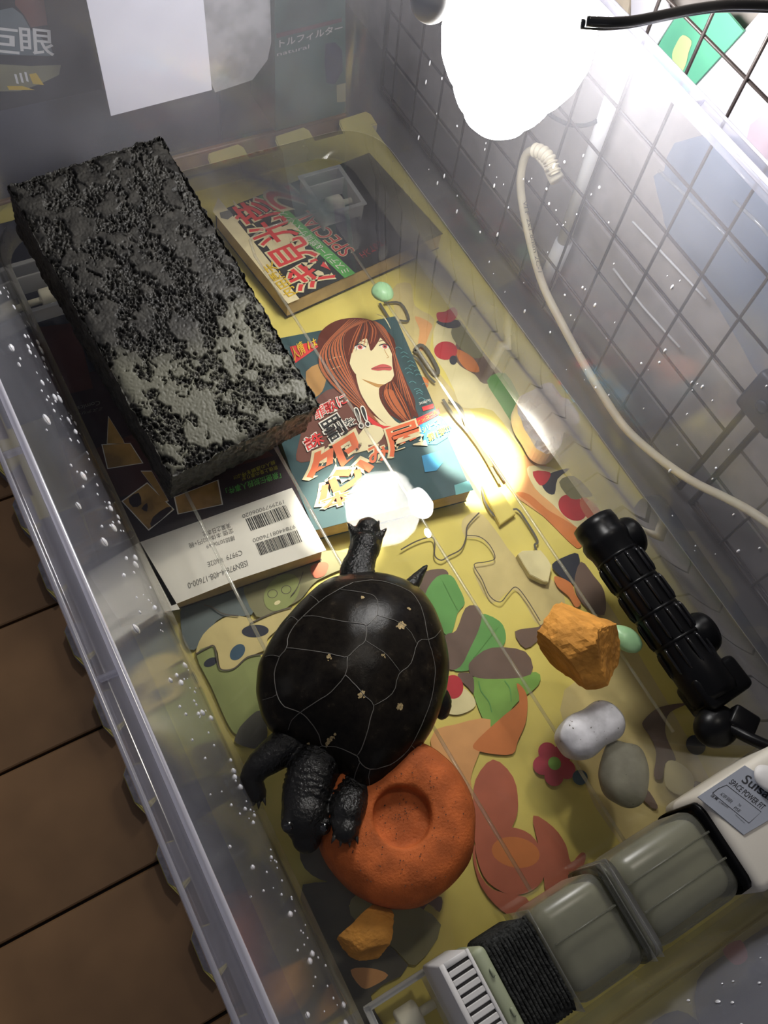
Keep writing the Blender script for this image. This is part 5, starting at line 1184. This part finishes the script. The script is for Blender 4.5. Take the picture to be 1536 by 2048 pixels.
# motor head with its label
seg('motor_head', 0.2310, 0.3060, YA-0.004, YB+0.003, 0.004, ZT+0.002, 'motor_white', 0.005, 4)
seg('case_gasket', 0.2285, 0.2315, YA, YB, 0.004, ZT-0.001, 'black_plastic', 0.006, 3)
lz = ZT+0.0028
quad = [(0.2633, -0.0410), (0.2298, -0.0414), (0.2399, -0.0676), (0.2618, -0.0687), (0.2720, -0.0572)]
lab = prism('label', quad, ZT+0.0021, lz, 'label_grey', ft, 1); rel(ft, lab)
g = Print(); zt = lz+0.0001
def T3(s_, q, off=0.0): g.text(s_, 'ink_black', q[0], q[1], q[2], zt, off)
T3('Suisaku', [(0.2558, -0.0464), (0.2656, -0.0661), (0.2615, -0.0453)], 0.012)
T3('SPACE POWER FIT', [(0.2492, -0.0438), (0.2566, -0.0629), (0.2527, -0.0433)], 0.012)
T3('AC100V 50/60Hz', [(0.2410, -0.0461), (0.2436, -0.0523), (0.2433, -0.0459)])
T3('7W', [(0.2462, -0.0548), (0.2467, -0.0562), (0.2478, -0.0545)]); T3('PSE', [(0.2432, -0.0549), (0.2446, -0.0579), (0.2451, -0.0548)])
T3('注意', [(0.2361, -0.0442), (0.2376, -0.0477), (0.2378, -0.0440)], 0.02); T3('水作株式会社', [(0.2379, -0.0486), (0.2405, -0.0535), (0.2391, -0.0485)])
T3('MADE IN JAPAN', [(0.2417, -0.0580), (0.2434, -0.0634), (0.2425, -0.0579)])
fr_ = [(0.2381, -0.0437), (0.2425, -0.0434), (0.2476, -0.0441), (0.2556, -0.0634), (0.2460, -0.0645), (0.2381, -0.0437)]
g.line(fr_, 0.00035, 'ink_black', zt, 1)
rel(ft, g.build('label_print', ft))
wp = rock('suction_cup', [(0.2681, -0.0525, 0.0525)][0], (0.0065, 0.0085, 0.004), 17, 'grille_white', 0.4, 0, 0.1); tag(wp, 'small white suction cup at the frame edge beside the heater cable', 'suction cup')

# ---------------------------------------------------------------- wire grid panels
def gx(z): return 0.4048-0.0607*z
def grid_panel(name, ys, y_lo, y_hi, label, frames):
    t = empty(name, (gx(-0.04), (y_lo+y_hi)/2, -0.04)); tag(t, label, 'wire grid', 'dark wire grids behind the tub')
    z0, z1 = -0.0385, 0.42
    for y in ys:
        rel(t, tube('upright_wire', [(gx(z0)-0.0016, y, z0), (gx(z1)-0.0016, y, z1)], 0.00105, 'wire_dark', t, 7))
    j = 5
    z = 0.1507-0.0366*5
    while z < z1:
        rel(t, tube('cross_wire', [(gx(z), y_lo, z), (gx(z), y_hi, z)], 0.00105, 'wire_dark', t, 7)); z += 0.0366
    for y in frames: rel(t, tube('frame_bar', [(gx(z0), y, z0), (gx(z1), y, z1)], 0.0023, 'wire_dark', t, 9))
    for z in (z0, z1): rel(t, tube('frame_bar', [(gx(z), y_lo, z), (gx(z), y_hi, z)], 0.0018, 'wire_dark', t, 9))
grid_panel('wire_grid', [0.3167-0.0366*i for i in range(-7, 5)], 0.1318, 0.595, 'dark wire grid panel beside the far part of the right wall', (0.1318, 0.595))
grid_panel('wire_grid', [0.1176-0.0366*i for i in range(1, 8)], -0.20, 0.1176, 'dark wire grid panel at the right frame edge past the black clamp', (0.1176, -0.20))
cl = empty('grid_clamp', (0.397, 0.125, 0.085)); tag(cl, 'black plastic clamp joining the two wire grids', 'clamp')
rel(cl, box('clamp_block', (0.3995, 0.1225, 0.089), (0.013, 0.032, 0.034), 'clamp_black', cl, None, 0.003, 3, True))
rel(cl, lathe('screw', [(0, 0), (0.0045, 0), (0.0045, 0.0015), (0.002, 0.002), (0, 0.0012)], 'clamp_black', (0.3929, 0.1225, 0.089), cl, 20, Matrix.Rotation(math.radians(-90), 3, 'Y')))

# ---------------------------------------------------------------- beige cable with strain relief
cb = empty('beige_cable', (0.385, 0.2, 0)); tag(cb, 'beige power cable hanging between the tub and the wire grid', 'cable')
cp = [(0.3772, 0.3380, 0.0931), (0.3772, 0.3476, 0.0936), (0.3772, 0.3577, 0.0922), (0.3775, 0.3630, 0.0844), (0.3778, 0.3631, 0.0734), (0.3781, 0.3600, 0.0625), (0.3784, 0.3532, 0.0521), (0.3788, 0.3409, 0.0390), (0.3793, 0.3211, 0.0222), (0.3797, 0.3013, 0.0101), (0.3799, 0.2769, 0.0027), (0.3802, 0.2457, -0.0053), (0.3803, 0.2129, -0.0107), (0.3804, 0.1831, -0.0125), (0.3801, 0.1519, -0.0036), (0.3797, 0.1210, 0.0108), (0.3791, 0.0958, 0.0287), (0.3788, 0.0786, 0.0400), (0.3785, 0.0576, 0.0506), (0.3780, 0.0326, 0.0652)]
rel(cb, tube('cord', smooth_pts(cp, 4, False), 0.0030, 'cable_beige', cb, 12))
sr = [Vector(p) for p in [(0.3772, 0.3561, 0.0942), (0.3771, 0.3486, 0.0982), (0.3770, 0.3410, 0.0991), (0.3771, 0.3363, 0.0971), (0.3772, 0.3312, 0.0945)]]
srp = smooth_pts(sr, 12, False)
rel(cb, tube('strain_relief', srp, [0.0040+0.0011*math.sin(k*2*math.pi/6) for k in range(len(srp))], 'cable_beige', cb, 14))
pe = [(0.3813, 0.3412, 0.0904), (0.3814, 0.3313, 0.0881)]
rel(cb, tube('plug', [Vector(pe[0]), Vector(pe[1])], [0.0048, 0.0054], 'cable_beige', cb, 14))
g = Print()
tx = [(0.3745, 0.3487, 0.0564), (0.3756, 0.3107, 0.0210), (0.3744, 0.3452, 0.0604)]
g.text('VFF 2x1.8mm 2C-1', 'ink_grey', Vector(tx[0]), Vector(tx[1]), Vector(tx[2]))
rel(cb, g.build('printed_text', cb))

# ---------------------------------------------------------------- things behind the grid
pl = empty('white_pole', (0.43, 0.365, -0.05)); tag(pl, 'white vertical pole behind the wire grid', 'pole')
P = [(0.4300, 0.3567, 0.1079), (0.4300, 0.3542, 0.0806), (0.4300, 0.3431, -0.0026)]
rel(pl, tube('pole_tube', [Vector((0.430, P[0][1]+0.001, 0.16)), Vector((0.430, P[2][1], P[2][2]))], 0.0055, 'pole_white', pl, 16))
rel(pl, tube('pole_foot', [Vector((0.430, P[2][1], P[2][2]+0.004)), Vector((0.430, P[2][1], -0.054))], [0.0070, 0.0075], 'pole_white', pl, 16))
def slab(name, q, t, m, label, cat, x=None):
    vv = [Vector(p) for p in q]; n = len(vv); vv += [p+Vector((t, 0, 0)) for p in vv]
    ff = [tuple(range(n)), tuple(reversed(range(n, 2*n)))]+[(i, i+n, (i+1) % n+n, (i+1) % n) for i in range(n)]
    o = mesh_obj(name, vv, ff, m); tag(o, label, cat); return o
bb = empty('file_box', (0.43, 0.2, 0)); tag(bb, 'translucent blue plastic file box behind the wire grid', 'file box')
q = [(0.4280, 0.2937, 0.1084), (0.4280, 0.2745, 0.0952), (0.4280, 0.2616, 0.0867), (0.4280, 0.2226, 0.0826), (0.4280, 0.1717, 0.0724), (0.4280, 0.1489, 0.0667), (0.4280, 0.1396, 0.0728), (0.4280, 0.1500, 0.1015), (0.4280, 0.2149, 0.1632), (0.4280, 0.2588, 0.1650), (0.4280, 0.2909, 0.1371), (0.4280, 0.2882, 0.1173)]
vv = [Vector(p) for p in smooth_pts(q, 2)]; n = len(vv); vv += [p+Vector((0.010, 0, 0)) for p in vv]
ff = [tuple(range(n)), tuple(reversed(range(n, 2*n)))]+[(i, i+n, (i+1) % n+n, (i+1) % n) for i in range(n)]
rel(bb, mesh_obj('box_side', vv, ff, 'blue_box_plastic', bb))
for qq in ([(0.4270, 0.2912, 0.1151), (0.4270, 0.2648, 0.1182), (0.4270, 0.2265, 0.1207), (0.4270, 0.2016, 0.1201)], [(0.4270, 0.2588, 0.1578), (0.4270, 0.2363, 0.1570), (0.4270, 0.2045, 0.1597)], [(0.4270, 0.2325, 0.1416), (0.4270, 0.2104, 0.1435), (0.4270, 0.1903, 0.1428)]):
    rel(bb, tube('box_edge', qq, 0.0011, 'rib_plastic', bb, 6))
dp = empty('drawer_unit', (0.436, 0.2, -0.05)); tag(dp, 'pale drawer fronts low behind the wire grid', 'drawers')
for (qa, qb) in (([(0.4395, 0.2958, 0.0144), (0.4395, 0.2561, 0.0133), (0.4395, 0.2124, 0.0166)], 0), ([(0.4395, 0.2999, 0.0586), (0.4395, 0.2593, 0.0614), (0.4395, 0.2168, 0.0640)], 1)):
    rel(dp, tube('drawer_edge', smooth_pts(qa, 2, False), 0.0009, 'pole_white', dp, 6))
slab('green_sheet', [(0.4340, 0.3402, 0.1625), (0.4340, 0.3373, 0.1881), (0.4340, 0.3258, 0.1997), (0.4340, 0.3032, 0.2139), (0.4340, 0.2883, 0.2128), (0.4340, 0.3041, 0.1614)], 0.0015, 'sheet_green', 'green picture sheet with a yellow shape, leaning behind the grid', 'picture')
gs = bpy.data.objects['green_sheet']
g = Print()
g.poly3([Vector(p)-Vector((0.0004, 0, 0)) for p in smooth_pts([(0.4340, 0.3270, 0.1788), (0.4340, 0.3254, 0.1863), (0.4340, 0.3174, 0.1877), (0.4340, 0.3157, 0.1814), (0.4340, 0.3137, 0.1745), (0.4340, 0.3145, 0.1686), (0.4340, 0.3204, 0.1682), (0.4340, 0.3262, 0.1727)], 3)], 'sheet_lime')
g.build('sheet_picture', gs)
slab('white_sheet', [(0.4365, 0.3059, 0.1595), (0.4365, 0.2899, 0.2113), (0.4365, 0.2816, 0.2397), (0.4365, 0.2483, 0.2387), (0.4365, 0.1696, 0.1494), (0.4365, 0.2358, 0.1515)], 0.0015, 'sheet_white', 'large white sheet leaning behind the grid at the top right', 'paper')
slab('pink_card', [(0.4345, 0.2541, 0.1770), (0.4345, 0.2458, 0.1997), (0.4345, 0.2152, 0.2036), (0.4345, 0.1873, 0.1720), (0.4345, 0.2290, 0.1689), (0.4345, 0.2500, 0.1662)], 0.0015, 'sheet_pink', 'pale pink card at the right frame edge behind the grid', 'card')
slab('beige_card', [(0.4345, 0.3902, 0.1679), (0.4345, 0.3860, 0.1770), (0.4345, 0.3774, 0.1822), (0.4345, 0.3724, 0.1697), (0.4345, 0.3792, 0.1648)], 0.0015, 'sheet_beige', 'beige textured card behind the grid, above the lamp cord', 'card')
slab('clear_sheet', [(0.4325, 0.3742, 0.1813), (0.4325, 0.3491, 0.1966), (0.4325, 0.3361, 0.1892), (0.4325, 0.3412, 0.1629), (0.4325, 0.3618, 0.1628)], 0.0012, 'sheet_white', 'pale glossy sheet leaning left of the green picture sheet', 'paper')
bc = empty('curved_cable', (0.43, 0.36, 0.03)); tag(bc, 'thin dark cord curving behind the grid below the lamp', 'cord')
rel(bc, tube('cord', smooth_pts([(0.4240, 0.4028, 0.0783), (0.4240, 0.3919, 0.0805), (0.4240, 0.3784, 0.0857), (0.4240, 0.3666, 0.0930), (0.4240, 0.3578, 0.1014), (0.4240, 0.3546, 0.1062)], 4, False), 0.0016, 'grey_bar', bc, 8))

# ---------------------------------------------------------------- beyond the far wall
sb = box('grey_storage_box', (-0.03, 0.705, -0.003), (0.56, 0.22, 0.101), 'slate_box', None, None, 0.006, 3); tag(sb, 'slate grey storage box behind the far end of the tub', 'storage box')
ws = slab('paper_sheet', [(0.0,0,0)]*0 or [(0.1382, 0.5448, 0.1280), (0.1393, 0.5368, 0.0478), (0.2170, 0.5370, 0.0498), (0.2165, 0.5434, 0.1143), (0.2163, 0.5474, 0.1545), (0.1378, 0.5483, 0.1629)], 0.0, 'paper', 'blank white paper sheet hanging on the far end of the tub', 'paper')
for v in ws.data.vertices[len(ws.data.vertices)//2:]: v.co.y += 0.0006
vb = empty('dark_book', (0.09, 0.57, 0.06)); tag(vb, 'dark hardback with big white characters standing behind the tub', 'book')
q = [(0.0503, 0.5786, 0.0364), (0.0718, 0.5788, 0.0381), (0.1472, 0.5788, 0.0376), (0.1510, 0.5861, 0.1106), (0.1581, 0.5899, 0.1491), (0.0680, 0.5900, 0.1504)]
vv = [Vector(p) for p in q]; n = len(vv); vv += [p+Vector((0, 0.018, 0)) for p in vv]
ff = [tuple(range(n)), tuple(reversed(range(n, 2*n)))]+[(i, i+n, (i+1) % n+n, (i+1) % n) for i in range(n)]
rel(vb, mesh_obj('cover', vv, ff, 'b_black', vb))
g = Print()
def F2(q): return [Vector(p) for p in q]
g.poly3(F2([(0.1052, 0.5867, 0.1217), (0.1214, 0.5864, 0.1190), (0.1187, 0.5835, 0.0904), (0.1075, 0.5836, 0.0908), (0.1051, 0.5845, 0.0995), (0.1011, 0.5852, 0.1067)]), 'c_brown')
g.poly3(F2([(0.0749, 0.5839, 0.0954), (0.0909, 0.5849, 0.1054), (0.0991, 0.5850, 0.1055), (0.1041, 0.5844, 0.0998), (0.1071, 0.5833, 0.0893), (0.1171, 0.5821, 0.0770), (0.1180, 0.5813, 0.0690), (0.0703, 0.5824, 0.0802)]), 'p_bluegrey')
g.poly3(F2([(0.0686, 0.5817, 0.0744), (0.1002, 0.5809, 0.0656), (0.1213, 0.5805, 0.0619), (0.1183, 0.5798, 0.0552), (0.1037, 0.5795, 0.0516), (0.0890, 0.5793, 0.0497), (0.0627, 0.5798, 0.0550)]), 'p_olive')
g.poly3(F2([(0.0981, 0.5802, 0.0603), (0.1030, 0.5802, 0.0600), (0.1063, 0.5792, 0.0504), (0.0990, 0.5795, 0.0528)]), 'b_gold'); g.poly3(F2([(0.0813, 0.5797, 0.0552), (0.0916, 0.5795, 0.0529), (0.0993, 0.5790, 0.0482), (0.0819, 0.5794, 0.0522)]), 'b_gold')
for k in range(3): g.poly3(F2([(0.0882, 0.5804, 0.0625), (0.0898, 0.5804, 0.0621), (0.0896, 0.5797, 0.0549), (0.0881, 0.5798, 0.0556)]) if k == 0 else [p+Vector((0.0035*k, 0, 0)) for p in F2([(0.0882, 0.5804, 0.0625), (0.0898, 0.5804, 0.0621), (0.0896, 0.5797, 0.0549), (0.0881, 0.5798, 0.0556)])], 'b_white')
g.text('巨', 'b_white', *F2([(0.0695, 0.5823, 0.0834), (0.0951, 0.5815, 0.0754), (0.0734, 0.5839, 0.0992)]), offset=0.01)
g.text('眼', 'b_white', *F2([(0.0966, 0.5816, 0.0758), (0.1180, 0.5809, 0.0693), (0.0998, 0.5833, 0.0929)]), offset=0.01)
rel(vb, g.build('cover_print', vb))
mb = slab('marbled_case', [(0.2298, 0.5626, 0.0261), (0.2619, 0.5629, 0.0292), (0.2754, 0.5643, 0.0425), (0.2834, 0.5672, 0.0718), (0.2861, 0.5727, 0.1267), (0.2211, 0.5736, 0.1361), (0.2189, 0.5662, 0.0619)], 0.0, 'marble', 'marbled grey rounded plastic case behind the white paper', 'case')
for v in mb.data.vertices[len(mb.data.vertices)//2:]: v.co.y += 0.02
cg = empty('filter_carton', (0.31, 0.57, 0.0)); tag(cg, 'dark green product carton with Japanese lettering behind the far corner', 'box')
q = [(0.2794, 0.5550, -0.0172), (0.3467, 0.5550, -0.0167), (0.3352, 0.5635, 0.1243), (0.2787, 0.5640, 0.1327)]
vv = [Vector(p) for p in q]; n = len(vv); vv += [p+Vector((0, 0.05, 0)) for p in vv]
ff = [tuple(range(n)), tuple(reversed(range(n, 2*n)))]+[(i, i+n, (i+1) % n+n, (i+1) % n) for i in range(n)]
rel(cg, mesh_obj('carton', vv, ff, 'carton_green', cg))
g = Print()
g.poly3(F2([(0.2798, 0.5595, 0.0666), (0.3362, 0.5596, 0.0679), (0.3364, 0.5594, 0.0648), (0.2805, 0.5593, 0.0629)]), 'b_maroon')
g.poly3(F2([(0.3231, 0.5585, 0.0499), (0.3315, 0.5585, 0.0494), (0.3384, 0.5580, 0.0416), (0.3404, 0.5569, 0.0238), (0.3338, 0.5563, 0.0128), (0.3256, 0.5565, 0.0161), (0.3232, 0.5576, 0.0343)]), 'p_navy')
g.poly3(F2([(0.3353, 0.5562, 0.0118), (0.3438, 0.5562, 0.0119), (0.3452, 0.5552, -0.0056), (0.3368, 0.5552, -0.0043)]), 'p_olive')
g.text('トルフィルター', 'carton_print', *F2([(0.2826, 0.5585, 0.0552), (0.3371, 0.5586, 0.0574), (0.2826, 0.5589, 0.0614)]), offset=0.015)
g.text('natural', 'carton_print', *F2([(0.2806, 0.5581, 0.0487), (0.3084, 0.5582, 0.0493), (0.2806, 0.5583, 0.0519)]))
rel(cg, g.build('carton_print', cg))

# ---------------------------------------------------------------- lamp
lp = empty('clip_lamp', (0.268, 0.287, 0.25)); tag(lp, 'glowing white clip lamp bulb hanging over the right wall of the tub', 'lamp')
prof = [(0, -0.047), (0.006, -0.0465), (0.012, -0.044), (0.0165, -0.040), (0.0185, -0.034), (0.0225, -0.031), (0.0250, -0.026), (0.0265, -0.020), (0.0305, -0.016), (0.0345, -0.008), (0.0365, 0.002), (0.0355, 0.012), (0.032, 0.022), (0.026, 0.030), (0.018, 0.036), (0.016, 0.044), (0, 0.044)]
rel(lp, lathe('bulb', prof, 'bulb', (0.272, 0.291, 0.237), lp, 40))
rel(lp, lathe('socket', [(0, 0), (0.017, 0), (0.018, 0.003), (0.018, 0.028), (0.014, 0.034), (0, 0.034)], 'lamp_white', (0.272, 0.291, 0.280), lp, 28))
bm = bmesh.new(); q = bmesh.ops.create_uvsphere(bm, u_segments=20, v_segments=12, radius=0.0085); bmesh.ops.translate(bm, verts=q['verts'], vec=[(0.2113, 0.2825, 0.2750)][0])
rel(lp, bm_obj('switch_knob', bm, 'lamp_white', lp, True))
kn = [(0.2113, 0.2825, 0.2750)][0]
rel(lp, tube('arm', [kn, (0.272, 0.291, 0.296)], 0.004, 'lamp_white', lp, 10))
P = [(0.2656, 0.2501, 0.2750), (0.2760, 0.2461, 0.2750), (0.2879, 0.2438, 0.2750), (0.3039, 0.2431, 0.2750), (0.3204, 0.2422, 0.2750), (0.3388, 0.2395, 0.2750), (0.3600, 0.2323, 0.2750), (0.3737, 0.2266, 0.2750)]
P2 = smooth_pts(P, 5, False)
rel(lp, tube('power_cord', P2, 0.0021, 'cable_black', lp, 12))
P3 = [p+Vector((0, -0.0026, 0.0028)) for p in P2]
rel(lp, tube('power_cord', P3, 0.0021, 'cable_black', lp, 12))
